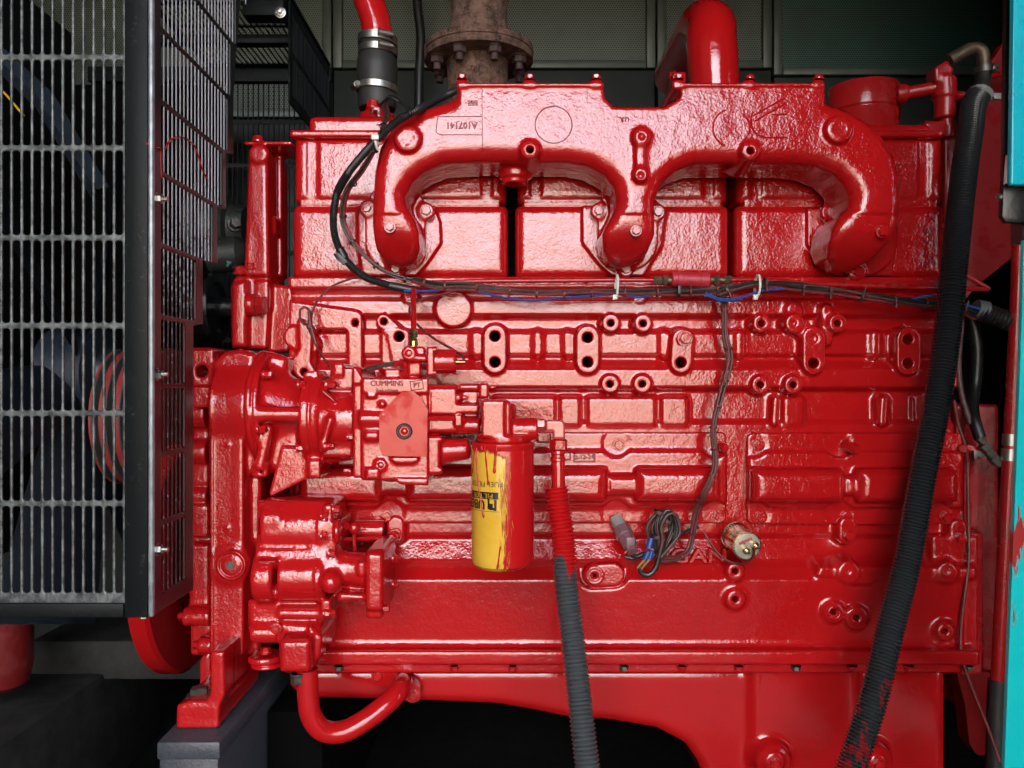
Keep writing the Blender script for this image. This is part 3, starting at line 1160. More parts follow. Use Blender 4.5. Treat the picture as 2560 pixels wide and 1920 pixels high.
def build_manifold():
    yf = -.13
    g = Solid(885, 2262, 180, 702, -.07, -.145, .014, 0.0023)
    out = [(1141, 206, 4), (1510, 209, 4), (1513, 240), (1530, 260), (1550, 264), (1658, 264), (1688, 250), (1702, 230), (1706, 206, 4), (2063, 206, 5), (2066, 259), (2123, 278), (2171, 307), (2209, 345),
           (2238, 393), (2250, 441), (2253, 503), (2247, 556), (2234, 599), (2206, 640), (2165, 666), (2122, 664), (2092, 640), (2080, 605), (2083, 570), (2100, 541), (2122, 520), (2128, 492),
           (2115, 462), (2088, 434), (2042, 415), (1979, 408), (1740, 408), (1690, 426), (1656, 456), (1637, 500), (1638, 540), (1638, 585), (1624, 628), (1595, 652), (1565, 658), (1530, 648), (1512, 620),
           (1506, 582), (1528, 540), (1541, 505), (1536, 468), (1514, 438), (1470, 414), (1420, 405), (1205, 403), (1108, 408), (1062, 427), (1030, 453), (1012, 487), (1016, 515), (1036, 545), (1047, 578),
           (1046, 620), (1028, 648), (990, 658), (954, 648), (936, 620), (930, 560), (931, 500), (936, 430), (949, 369), (972, 330), (1005, 300), (1050, 278), (1090, 263), (1128, 252), (1141, 238)]
    g.poly(out, yf, .012, .027, .004, fil=10)
    zz = lambda z: CY - z / S(yf)
    g.cutfront(lambda z: np.where(zz(z) > 535, yf + .055 * (np.clip(zz(z) - 535, 0, 200) / 110.0) ** 2, -1.0), .012)
    # flat aftercooler housing between the top corners, square edged
    g.poly([(1146, 209, 5), (1508, 211, 5), (1512, 243), (1535, 268, 14), (1660, 268, 14), (1698, 246), (1707, 210, 5), (2062, 210, 5), (2062, 262, 12), (1990, 290, 20), (1230, 290, 20), (1146, 262, 12)], yf, .012, .005, .0015, fil=4)
    g.rect(1145, 206, 1510, 216, yf - .004, .012, 2, .002, .001)
    g.rect(1703, 206, 2063, 216, yf - .004, .012, 2, .002, .001)
    # bosses
    for px, py, r in ((1018, 345, 33), (2100, 322, 34)):
        g.disc(px, py, r, yf - .012, -.05, .004, .005, draft=.08)
        g.ring(px, py, r * .6, 2.6, yf - .014, yf - .006)
    for px, py, r in ((1325, 372, 24), (1878, 375, 24), (1605, 340, 23), (1603, 436, 18)):
        g.disc(px, py, r, yf - .012, -.05, .003, .006, draft=.10)
        g.hole(px, py, 8.5, yf - .012)
        g.ring(px, py, 12, 3.2, yf - .015, yf - .006)
    g.stroke([(1604, 345), (1602, 385), (1603, 430)], 13, yf - .009, -.05, .004, .007)
    for px in (1155, 1324, 1491, 1696, 1874, 2046):
        g.rect(px - 14, 197, px + 14, 222, yf - .002, .0, 5, .004, .006)
    # drain boss under the first arch
    g.cylz(1287, 400, 448, -.055, 40, k=.008)
    g.cylz(1287, 445, 462, -.055, 32, k=.002)
    # leg flanges with bolt ears
    for (a, b, r, ears) in (((988, 528), (988, 606), 76, ((917, 520), (1066, 527), (990, 672))),
                            ((1572, 532), (1570, 600), 77, ((1497, 527), (1645, 530), (1565, 673))),
                            ((2160, 560), (2156, 600), 90, ((2074, 530), (2250, 540), (2143, 680)))):
        g.stroke([a, b], r, -.012, .012, .003, .005)
        for e in ears:
            g.disc(e[0], e[1], 21, -.014, .012, .003, .008)
    o = g.mesh('intake_manifold', M['red_cast'], ENG)
    for px, py, r in ((975, 568, 14), (1590, 577, 14), (2206, 578, 17)):
        bolt(o, px, py, yf + (.002 if r < 16 else .006), r, 12)
    for e in ((917, 520), (1066, 527), (990, 672), (1497, 527), (1645, 530), (1565, 673), (2074, 530), (2143, 680)):
        bolt(o, e[0], e[1], -.014, 15, 10)
    for px in (1155, 1324, 1491, 1696, 1874, 2046):
        p = P(px, 199, yf + .016)
        bm = bmesh.new()
        add_hex(bm, p, (0, 0, 1), .0075, .008, 1.2, .25, random.random())
        bm_obj('bolt', bm, M['red_smooth'], o)
    # casting marks: rings, part number and the big letter C, all standing proud of the casting
    def ringmark(px, py, r, w=1.6):
        s = S(yf)
        bm = bmesh.new()
        add_lathe(bm, [(0, (r - w) * s), (.0022, (r - w * .6) * s), (.0022, (r + w * .6) * s), (0, (r + w) * s)], P(px, py, yf + .0005), (0, -1, 0), 64, caps=False)
        bm_obj('casting_mark', bm, M['red_mark'], o)
    ringmark(1384, 312, 46)
    def linemark(lines, w=1.5, d=.0022, y=yf, m='red_mark'):
        for pts in lines:
            bm = bmesh.new()
            add_sweep(bm, [P(a, b, y) for a, b in pts], [w * S(y)] * len(pts), 6)
            bm_obj('casting_mark', bm, M[m], o)
    linemark([[(1205, 222), (1206, 378)], [(1468, 222), (1468, 262)]], 0.9)
    linemark([[(1094, 292), (1205, 291)], [(1094, 292), (1090, 330), (1100, 337), (1205, 337)]], 1.1)
    arc = lambda cx, cy, rx, ry, a0, a1, n=22: [(cx + rx * math.cos(R(a0 + (a1 - a0) * i / n)), cy + ry * math.sin(R(a0 + (a1 - a0) * i / n))) for i in range(n + 1)]
    linemark([arc(1826, 320, 44, 46, 108, 255), arc(1838, 320, 36, 40, -60, 60),
              [(1968, 344)] + arc(1918, 304, 42, 40, 90, 205) + [(1882, 278)], [(1968, 286), (1932, 287)], [(1886, 303), (1966, 258)], [(1882, 290), (1960, 246)]], 2.6, m='red_smooth')
    lettering(o, 'A107141', 1154, 313, yf, 15, M['red_mark'], 180, .0014)
    lettering(o, 'EEE', 1182, 257, yf, 12, M['red_mark'], 180, .0012)
    lettering(o, 'U.R.', 1560, 298, yf, 10, M['red_mark'], 180, .0012)
    lettering(o, 'Cummins', 1925, 277, yf, 10, M['red_smooth'], 30, .0012, .9)
    return o


def build_pan():
    g = Solid(700, 2400, 1655, 1990, .02, -.035, .34, 0.004)
    out = [(722, 1660), (2362, 1660), (2362, 1985), (1770, 1985), (1745, 1905), (1712, 1858, 30), (1640, 1820, 40), (1520, 1800), (1425, 1795), (1344, 1778), (1242, 1760), (1100, 1754), (900, 1748), (760, 1745, 25), (722, 1715, 20)]
    g.poly(out, .012, .33, .022, .004, fil=8)
    g.rect(1880, 1655, 2150, 1985, -.004, .1, 14, .014, .02)
    for px, py, r in ((1937, 1908, 44), (2196, 1910, 40)):
        g.disc(px, py, r, -.028, .05, .006, .010, draft=.2)
        g.disc(px, py, r * .62, -.036, .05, .004, .006)
    o = g.mesh('oil_pan', M['red_smooth'], ENG)
    for px, py in ((1937, 1910), (2196, 1912)):
        bolt(o, px, py, -.036, 17, 10)
    for i, px in enumerate((848, 1136, 1282, 1560, 1705, 1848, 1990, 2130, 2272, 2420)):
        bm = bmesh.new()
        add_hex(bm, P(px, 1664, -.035), (0, 0, -1), .008, .009, 1.15, .3, random.random())
        bm_obj('bolt', bm, M['steel_dark'] if i % 3 == 0 else M['red_smooth'], o)
    return o


build_block()
build_covers()
build_heads()
build_manifold()
build_pan()


# ---------------------------------------------------------------- front end of the engine: gear housing, drives, pumps
def build_gear_housing():
    yf = -.125
    g = Solid(440, 740, 855, 1690, -.1, -.16, .20, 0.0024)
    # flat strip down the front with the big round drive housing on top
    g.poly([(532, 905), (560, 880), (600, 872), (640, 885), (640, 1180), (612, 1200), (610, 1395), (622, 1420), (622, 1600, 30), (606, 1640, 20), (545, 1640, 16), (527, 1600), (522, 1200), (520, 1010)], -.105, .16, .010, .004, fil=8)
    c = P(650, 1018, -.05)
    g.cyl((P(527, 1018, -.138).x, -.05, c.z), (P(612, 1018, -.138).x, -.05, c.z), .088, k=.014, rnd=.004)
    g.cyl((P(522, 1018, -.138).x, -.05, c.z), (P(530, 1018, -.138).x, -.05, c.z), .091, k=.003, rnd=.003)
    g.rect(526, 1005, 608, 1640, yf, 0, 10, .004, .005)
    g.rect(524, 1000, 532, 1640, yf - .004, 0, 3, .002, .001)
    g.rect(529, 1330, 606, 1334, yf - .001, 0, 2, .002, .001)
    # plug boss
    g.disc(574, 1412, 48, yf - .004, -.05, .006, .01, draft=.2)
    g.ring(577, 1414, 34, 6, yf - .010, yf)
    g.disc(577, 1414, 25, yf - .008, yf + .01, .003, .002)
    # left column of bosses
    g.rect(474, 868, 530, 1640, -.055, .1, 6, .006, .004)
    g.rect(600, 1190, 650, 1640, -.085, .1, 8, .008, .008)
    g.rect(478, 872, 533, 966, -.10, .1, 3, .003, .003)
    g.hole(501, 928, 15, -.10, .09)
    g.rect(478, 966, 526, 1020, -.095, .1, 4, .003, .002)
    g.cylx(476, 524, 1035, -.05, 40, k=.004)
    g.rect(481, 1050, 521, 1110, -.06, .1, 4, .004, .003)
    g.cylx(470, 524, 1130, -.06, 32, k=.004)
    g.rect(476, 1160, 521, 1215, -.07, .1, 5, .005, .004)
    g.cylx(470, 524, 1240, -.06, 26, k=.004)
    g.rect(474, 1262, 521, 1345, -.085, .1, 6, .006, .004)
    g.rect(470, 1360, 524, 1520, -.07, .1, 8, .008, .006)
    g.cylx(462, 530, 1540, -.075, 24, k=.008)
    g.cylx(500, 535, 1612, -.075, 22, k=.008)
    g.poly([(480, 1500), (526, 1500), (526, 1620), (505, 1600)], -.05, .08, .006, .008)
    # rivets and stamped data on the strip
    for q in ((568, 1112, 4.5), (567, 1321, 5)):
        g.disc(q[0], q[1], q[2], yf - .004, yf + .01, .002, .001)
    o = g.mesh('gear_housing', M['red'], ENG)
    bm = bmesh.new()
    p = P(577, 1414, yf - .006)
    add_lathe(bm, [(0, .0075), (.0035, .0075), (.0035, .0001)], p, (0, -1, 0), 6, caps=True)
    bm_obj('plug_socket', bm, M['steel_dark'], o)
    bolt(o, 461, 1540, -.075, 13, 14, axis=(-1, 0, 0))
    bolt(o, 498, 1612, -.075, 13, 14, axis=(-1, 0, 0))
    for rows in ((548, 1085), (556, 1088)):
        lettering(o, '33', rows[0], rows[1] + 2, yf - .0005, 9, M['red_machined'], 90, .001)
    for px, py in ((544, 1270), (553, 1290), (585, 1275), (592, 1262)):
        lettering(o, '0000', px, py, yf - .0005, 5, M['red_machined'], 90, .0008)
    return o


def build_accessory_drive():
    """fuel pump drive: discs and necks along the x axis"""
    g = Solid(585, 905, 850, 1260, -.10, -.205, .06, 0.0021)
    s = S(-.05)
    xx = lambda px, y: P(px, 0, y).x
    zc = P(0, 1018, -.05).z
    # first flange
    g.cyl((xx(611, -.15), -.05, zc), (xx(626, -.15), -.05, zc), .104, k=.002, rnd=.003)
    g.cyl((xx(628, -.15), -.05, zc), (xx(641, -.15), -.05, zc), .101, k=.001, rnd=.004)
    # cone and web
    g.cyl((xx(640, -.13), -.06, zc + .005), (xx(750, -.12), -.06, zc - .01), .074, .044, k=.010)
    g.poly([(650, 885), (690, 884, 14), (722, 893, 18), (716, 940), (705, 962, 12), (756, 966), (756, 1050), (640, 1050)], -.075, .03, .012, .010, fil=6)
    g.caps([(xx(640, -.15), -.138, P(0, 1036, -.15).z), (xx(752, -.15), -.135, P(0, 1036, -.15).z)], .0135, .012)
    g.poly([(640, 1055), (752, 1055), (752, 1130), (690, 1180), (640, 1160)], -.10, .03, .012, .012, fil=8)
    g.stroke([(667, 1075), (646, 1165)], 12, -.135, -.02, .006, .010)
    g.rect(626, 1158, 668, 1194, -.128, -.02, 8, .004, .006)
    g.hole(650, 1180, 4, -.128)
    # triangular plate below
    g.poly([(703, 1118), (762, 1122), (770, 1196), (676, 1242), (672, 1232)], -.122, -.02, .002, .004)
    # second flange (pump adapter)
    z2 = P(0, 1040, -.09).z
    g.cyl((xx(746, -.165), -.09, z2), (xx(769, -.165), -.09, z2), .079, k=.003, rnd=.003)
    g.cyl((xx(771, -.165), -.09, z2), (xx(793, -.165), -.09, z2), .077, k=.001, rnd=.003)
    g.poly([(758, 930), (795, 925), (800, 1195), (768, 1195)], -.130, -.06, .003, .006, fil=3)
    g.poly([(768, 1150), (800, 1150), (801, 1196), (770, 1195)], -.150, -.06, .003, .004, fil=3)
    # pump barrel
    z3 = P(0, 1050, -.13).z
    g.cyl((xx(793, -.17), -.12, z3), (xx(884, -.17), -.12, z3), .052, k=.006)
    g.rect(824, 918, 884, 974, -.145, -.05, 6, .004, .008)
    g.rect(832, 908, 858, 940, -.150, -.05, 4, .003, .004)
    g.poly([(800, 960), (884, 960), (884, 1150, 12), (815, 1160, 12), (800, 1130)], -.14, -.04, .012, .010)
    g.caps([P(826, 1050, -.175), P(808, 1110, -.172), P(803, 1122, -.170)], .006, .008)
    g.rect(800, 1100, 884, 1146, -.155, -.05, 8, .008, .008)
    g.stroke([(806, 978), (836, 1004)], 3.5, -.168, -.10, .002, .003)
    o = g.mesh('accessory_drive', M['red'], ENG)
    for px, py, y, r, L in ((660, 937, -.125, 12, 22), (645, 1073, -.145, 12, 22), (749, 962, -.145, 12, 16), (746, 1120, -.14, 11, 14), (818, 962, -.165, 13, 22), (814, 1116, -.175, 12, 22), (872, 1093, -.165, 9, 12)):
        bolt(o, px, py, y, r, L, axis=(1, -.15, 0))
    return o


def build_fuel_pump():
    yf = -.205
    g = Solid(875, 1235, 855, 1235, -.2, -.235, -.04, 0.0019)
    g.rect(881, 917, 903, 1196, yf + .004, -.06, 6, .004, .003)
    g.poly([(881, 917), (890, 918), (906, 945), (906, 960), (881, 960)], yf, -.06, .002, .003)
    g.rect(902, 945, 1071, 1202, yf, -.06, 4, .004, .002)
    g.rect(904, 945, 1071, 984, yf - .005, -.06, 2, .0015, .001)
    g.poly([(985, 1195), (1071, 1195), (1070, 1214), (1000, 1212), (990, 1204)], yf - .003, -.1, .003, .003)
    g.cylx(899, 960, 1047, yf + .006, 19, k=.006)
    g.rect(908, 1078, 948, 1102, yf - .008, -.1, 10, .006, .006)
    g.rect(912, 1170, 948, 1200, yf - .008, -.1, 8, .005, .004)
    g.rect(915, 985, 940, 994, yf - .006, -.1, 4, .003, .004)
    g.disc(955, 1010, 8, yf - .006, -.1, .003, .004)
    g.disc(951, 1163, 15, yf - .004, -.1, .003, .005)
    g.poly([(976, 1142), (1048, 1142), (1044, 1154, 6), (1032, 1160, 6), (990, 1160, 6), (978, 1152, 6)], yf - .006, -.1, .003, .003)
    # block to the right with its small valves
    g.rect(1073, 962, 1144, 1080, yf + .012, -.07, 4, .004, .002)
    g.rect(1074, 970, 1141, 1037, yf + .004, -.07, 3, .003, .002)
    g.rect(1130, 985, 1153, 1004, yf + .006, -.07, 3, .003, .002)
    g.rect(1138, 1010, 1198, 1034, yf + .004, -.07, 5, .004, .003)
    g.rect(1135, 1036, 1156, 1068, yf + .004, -.07, 3, .003, .002)
    g.cylx(1148, 1200, 968, yf + .02, 9, k=.003)
    g.rect(1197, 958, 1222, 996, yf + .006, -.09, 5, .004, .002)
    g.cylx(1222, 1240, 968, yf + .02, 5, k=.002)
    g.cylx(1074, 1200, 1064, yf + .03, 21, k=.004)
    g.rect(1144, 975, 1196, 1062, yf + .03, -.07, 4, .004, .003)
    g.cylx(1146, 1170, 994, yf + .015, 6, k=.002)
    g.cylx(1148, 1166, 1050, yf + .015, 7, k=.002)
    # lower governor barrel
    g.rect(1071, 1090, 1100, 1188, yf + .006, -.07, 8, .005, .002)
    g.cyl(P(1096, 1128, yf + .04), P(1176, 1122, yf + .04), .023, .017, k=.006, rnd=.006)
    for py in (1098, 1176):
        g.cylx(1090, 1107, py, yf + .012, 9, k=.002)
    # yoke and dome on top
    g.cylz(1030, 948, 918, yf + .04, 28, 22, k=.006, rnd=.006)
    g.rect(1018, 868, 1052, 940, yf + .016, -.1, 6, .004, .004)
    g.disc(1021, 883, 19, yf + .008, -.1, .004, .005)
    g.rect(1021, 888, 1070, 904, yf + .010, -.1, 5, .004, .004)
    g.rect(1040, 866, 1062, 890, yf + .014, -.1, 4, .003, .004)
    g.rect(1066, 867, 1086, 940, yf + .004, -.1, 3, .003, .002)
    g.cylx(1008, 1030, 912, yf + .03, 14, k=.003)
    g.rect(960, 922, 1000, 948, yf + .03, -.1, 4, .003, .003)
    o = g.mesh('fuel_pump', M['red'], ENG)
    # cover plate with the rubber ringed screw
    bm = bmesh.new()
    add_prism(bm, fillet([(948, 1036, 2), (983, 1000, 3), (1004, 980, 6), (1032, 977, 6), (1048, 991, 3), (1069, 1023, 1), (1067, 1142, 1), (956, 1140, 1), (948, 1120, 2)], 1), yf - .0125, yf - .004, .0012, 2)
    pl = bm_obj('cover_plate', bm, M['red_plate'], o)
    bm = bmesh.new()
    c = P(1011, 1078, yf - .0115)
    s = S(yf)
    add_lathe(bm, [(0, 20 * s), (.004, 20 * s), (.0055, 17.5 * s), (.0055, 14 * s), (.003, 12.5 * s), (0, 12.5 * s)], c, (0, -1, 0), 32, caps=False)
    bm_obj('rubber_ring', bm, M['rubber'], o)
    bolt(o, 1011, 1078, yf - .0125, 9.5, 7, M['red'], kind='dome', name='screw')
    bolt(o, 958, 1037, yf - .012, 7.5, 4, kind='dome', name='screw')
    bolt(o, 951, 1163, yf - .004, 9.5, 6, kind='dome', name='screw')
    bolt(o, 1021, 883, yf + .008, 11, 6, kind='dome', name='screw')
    bolt(o, 873, 1178, yf + .02, 8, 14, axis=(-1, -.2, 0))
    bm = bmesh.new()
    add_hex(bm, P(1070, 1047, yf - .001), (1, 0, 0), .0042, .044, 0, 0, 0, False)
    bm_obj('spacer_rod', bm, M['red_smooth'], o)
    # shut-off solenoid
    bm = bmesh.new()
    a = P(1086, 903, yf + .03)
    add_lathe(bm, [(0, 31 * s), (.034, 31 * s), (.0375, 28 * s)], a, (1, 0, 0), 36)
    sol = bm_obj('solenoid', bm, M['red'], o)
    bm = bmesh.new()
    b = P(1143, 905, yf + .028)
    add_lathe(bm, [(-.002, .004), (.004, .004), (.004, .0022), (.013, .0022)], b, (1, 0, 0), 12)
    bm_obj('terminal', bm, M['brass'], o)
    for py in (874, 932):
        bolt(o, 1086, py, yf + .008, 8, 9, axis=(1, 0, 0), kind='plain', name='screw')
    lettering(o, 'CUMMINS', 967, 958.5, yf - .0052, 13, M['red_mark'], 0, .0011, 1.0)
    lettering(o, 'fuel system', 968, 976, yf - .0052, 8.5, M['red_mark'], 0, .0008, 1.0)
    lettering(o, 'PT', 1042, 963, yf - .0052, 11, M['red_mark'], 8, .0011)
    bm = bmesh.new()
    cs = [P(1042, 963, yf - .0055) + Matrix.Rotation(R(-8), 4, 'Y') @ Vector((a_ * 15.5 * s, 0, b_ * 11 * s)) for a_, b_ in ((-1, -1), (1, -1), (1, 1), (-1, 1), (-1, -1))]
    add_sweep(bm, cs, [.0009] * 5, 6)
    bm_obj('casting_mark', bm, M['red_mark'], o)
    # little gland on the left with its lead
    bm = bmesh.new()
    add_lathe(bm, [(0, .006), (.010, .006), (.010, .009), (.018, .009), (.018, .006), (.024, .006)], P(985, 909, yf + .04), (1, 0, 0), 6)
    bm_obj('gland', bm, M['red_dull'], o)
    return o


def build_lube_pump():
    """gear pump below the fuel pump: stacked barrels along the x axis"""
    yc = -.13
    g = Solid(605, 1000, 1245, 1690, -.2, -.225, .02, 0.0021)
    P_ = lambda px, py, y=yc: P(px, py, y)

    def barrel(px0, px1, py, yc_, r, k, rnd):
        z_ = P(0, py, yc_ - r * .6).z
        g.cyl((P(px0, 0, yc_ - r).x, yc_, z_), (P(px1, 0, yc_ - r).x, yc_, z_), r, k=k, rnd=rnd)
    barrel(648, 822, 1325, -.12, .052, .006, .003)
    g.poly([(645, 1253), (824, 1256), (826, 1290), (640, 1300)], -.15, -.03, .006, .010)
    barrel(640, 820, 1356, -.15, .014, .006, .004)
    barrel(636, 815, 1390, -.15, .024, .006, .004)
    barrel(690, 802, 1446, -.15, .040, .010, .004)
    barrel(622, 676, 1450, -.15, .044, .006, .008)
    barrel(690, 800, 1484, -.16, .015, .008, .004)
    g.poly([(618, 1500), (800, 1500), (806, 1580, 14), (620, 1586, 12)], -.155, -.03, .012, .012, fil=6)
    barrel(690, 806, 1535, -.165, .011, .008, .004)
    barrel(622, 690, 1585, -.15, .018, .010, .004)
    # end plate line and ring of bosses on the right side
    g.poly([(826, 1300), (838, 1310), (842, 1420), (812, 1470), (806, 1560), (798, 1560), (798, 1300)], -.17, -.03, .004, .004, fil=6)
    g.ball(P_(828, 1455, -.185), .0185, .008)
    barrel(832, 846, 1330, -.16, .020, .003, .003)
    # neck to the pipe flange
    g.cyl(P_(820, 1412, -.15), P_(935, 1428, -.15), .026, .030, k=.012)
    g.poly([(840, 1366), (868, 1392), (925, 1392), (925, 1470), (860, 1480), (832, 1500)], -.15, -.06, .008, .010, fil=8)
    g.poly([(848, 1483), (925, 1488), (925, 1500), (842, 1504)], -.185, -.06, .003, .004)
    g.rect(892, 1405, 920, 1442, -.185, -.10, 4, .004, .003)
    a, b = P(912, 1382, -.195), P(957, 1530, -.195)
    g.box(a.x, b.x, -.195, -.04, b.z, a.z, .008, .004)
    g.poly([(914, 1376), (958, 1372), (956, 1548), (914, 1548, 12)], -.185, -.05, .006, .004, fil=6)
    # joint lines and ribs of the stacked sections
    for px in (792, 800):
        barrel(px, px + 5, 1325, -.12, .0545 if px < 795 else .0535, .001, .001)
    barrel(785, 790, 1448, -.15, .0425, .001, .001)
    for py in (1285, 1345, 1372):
        barrel(770, 800, py, -.158 if py > 1300 else -.145, .012, .003, .003)
    barrel(650, 700, 1300, -.150, .022, .006, .004)
    g.rect(806, 1262, 830, 1312, -.168, -.05, 8, .004, .003)
    g.rect(800, 1500, 826, 1548, -.178, -.05, 8, .004, .003)
    g.poly([(640, 1402), (690, 1402), (690, 1408), (640, 1408)], -.195, -.1, .002, .002)
    # outlet elbow at the bottom
    g.poly([(700, 1556), (800, 1562), (802, 1610), (772, 1680), (696, 1640)], -.165, -.04, .008, .008, fil=8)
    g.rect(696, 1600, 774, 1684, -.205, -.05, 10, .010, .006)
    g.poly([(770, 1560), (806, 1590), (800, 1640), (776, 1684)], -.175, -.05, .006, .006, fil=4)
    g.cylz(664, 1634, 1650, -.13, 46, k=.002, rnd=.002)
    g.cylz(668, 1654, 1668, -.13, 40, k=.002, rnd=.002)
    o = g.mesh('lubricating_oil_pump', M['red'], ENG)
    for px, py, y, r, L in ((836, 1273, -.16, 11, 14), (826, 1383, -.185, 11, 13), (813, 1533, -.18, 11, 12), (827, 1533, -.175, 11, 12), (985, 1396, -.12, 11, 12), (962, 1521, -.17, 11, 12), (796, 1488, -.17, 9, 12), (806, 1340, -.185, 9, 12), (806, 1290, -.185, 9, 12), (985, 1460, -.13, 10, 12)):
        bolt(o, px, py, y, r, L, axis=(1, -.12, 0))
    bolt(o, 690, 1572, -.17, 14, 8)
    bolt(o, 664, 1630, -.14, 15, 12, axis=(0, 0, 1))
    bm = bmesh.new()
    add_hex(bm, P(745, 1682, -.16), (0, 0, -1), .012, .018, 1.1, .3)
    bm_obj('drain_plug', bm, M['steel_dark'], o)
    # small linkage between pump and block
    bm = bmesh.new()
    add_tube(bm, [P(842, 1349, -.10), P(965, 1345, -.06)], .004, .02, 10)
    add_tube(bm, [P(884, 1318, -.09), P(888, 1390, -.10)], .0035, .02, 10)
    bm_obj('linkage_rod', bm, M['red'], o)
    bm = bmesh.new()
    add_lathe(bm, [(0, .018), (.055, .018)], P(885, 1325, -.04), (1, 0, 0), 24)
    bm_obj('stub_pipe', bm, M['red'], o)
    bolt(o, 858, 1317, -.11, 14, 16, axis=(.6, -.6, .2))
    bolt(o, 884, 1320, -.10, 15, 14, kind='dome')
    return o


def build_oil_tube():
    bm = bmesh.new()
    pts = ppts([(768, 1672, -.15), (770, 1740, -.15), (778, 1790, -.148), (808, 1826, -.14), (860, 1828, -.128), (925, 1792, -.11), (985, 1742, -.085), (1005, 1712, -.05), (1006, 1700, -.005)])
    add_tube(bm, pts, .0185, .008, 24)
    o = bm_obj('oil_tube', bm, M['red_smooth'], ENG)
    bm = bmesh.new()
    add_prism(bm, fillet([(925, 1672, 10), (958, 1665, 14), (1005, 1668, 20), (1050, 1722, 14), (1052, 1752, 12), (1028, 1758, 12), (985, 1735, 20), (960, 1725, 20), (932, 1712, 12)], 10), -.022, .0, .002, 2)
    f = bm_obj('tube_flange', bm, M['red'], o)
    bolt(o, 945, 1690, -.022, 15, 9)
    bolt(o, 1034, 1737, -.022, 15, 9)
    return o


def build_front_support():
    g = Solid(430, 660, 1620, 1835, -.2, -.235, .12, 0.0026)
    # L foot: upright web, curved into a pad that rests on the rail
    prof = [(525, 1628), (560, 1628), (562, 1738, 20), (548, 1770, 20), (545, 1820), (440, 1820), (442, 1765, 8), (470, 1752), (515, 1752, 12), (527, 1735)]
    g.poly(prof, -.215, -.165, .003, .003, fil=4)
    g.poly([(526, 1628), (562, 1628), (562, 1740), (526, 1752)], -.205, .10, .003, .003)
    a, b = P(442, 1762, -.215), P(546, 1820, -.215)
    g.box(a.x, b.x, -.215, .0, b.z, a.z, .003, .003)
    g.poly([(505, 1640), (527, 1628), (527, 1755), (455, 1755)], -.06, .02, .003, .004)
    o = g.mesh('support_foot', M['red'], ENG)
    p = P(490, 1757, -.12)
    bm = bmesh.new()
    add_lathe(bm, [(0, .021), (.003, .021)], (-.526, -.178, a.z), (0, 0, 1), 28)
    bm_obj('washer', bm, M['steel_dark'], o)
    bm = bmesh.new()
    add_hex(bm, (-.526, -.178, a.z + .002), (0, 0, 1), .015, .013, 0, 0, .2)
    bm_obj('bolt', bm, M['steel_dark'], o)
    return o


def build_front_pulleys():
    # vibration damper: big red disc inside the guard, axis along x
    bm = bmesh.new()
    zc = P(0, 1385, .2).z
    add_lathe(bm, [(0, .05), (0, .235), (.006, .243), (.036, .243), (.042, .235), (.042, .12), (.030, .11), (.030, .05)], (-.722, .2, zc), (1, 0, 0), 96)
    bm_obj('vibration_damper', bm, M['red_smooth'], ENG)
    bm = bmesh.new()
    zc2 = P(0, 1040, .25).z
    prof = []
    for i in range(4):
        x = i * .028
        prof += [(x, .150), (x + .008, .150), (x + .014, .132), (x + .020, .150)]
    prof += [(.112, .150), (.114, .14)]
    add_lathe(bm, [(0, .03), (0, .14)] + prof + [(.114, .03)], (-.86, .25, zc2), (1, 0, 0), 72)
    bm_obj('fan_pulley', bm, M['pulley_belts'], ENG)
    # ribbed black pulley and the dark accessory above it
    bm = bmesh.new()
    c = P(520, 768, .10)
    r = 88 * S(.10)
    prof = [(0, r * .5), (0, r * .92), (.004, r)]
    for i in range(6):
        x = .006 + i * .006
        prof += [(x, r), (x + .0015, r * .93), (x + .0045, r * .93)]
    prof += [(.044, r), (.052, r * .97), (.052, r * .72), (.046, r * .62), (.046, r * .3), (.085, r * .3), (.085, r * .2)]
    add_lathe(bm, prof, (c.x - .03, .10, c.z), (1, 0, 0), 48)
    bm_obj('accessory_pulley', bm, M['black_gloss'], ENG)
    bm = bmesh.new()
    c = P(560, 570, .16)
    add_lathe(bm, [(-.055, .05), (-.055, .088), (-.045, .094), (-.035, .088), (-.030, .06), (.0, .055), (.015, .062), (.02, .05), (.05, .045)], (c.x, .16, c.z), (1, 0, 0), 36)
    o = bm_obj('water_pump', bm, M['splashed_iron'], ENG)
    bolt(o, 585, 562, .10, 17, 22, M['steel_dark'], axis=(.5, -.8, .1))
    bm = bmesh.new()
    c2 = P(600, 640, .12)
    add_lathe(bm, [(0, .038), (.06, .034), (.075, .02)], (c2.x - .06, .12, c2.z), (1, 0, .1), 24)
    bm_obj('pump_snout', bm, M['splashed_iron'], o)


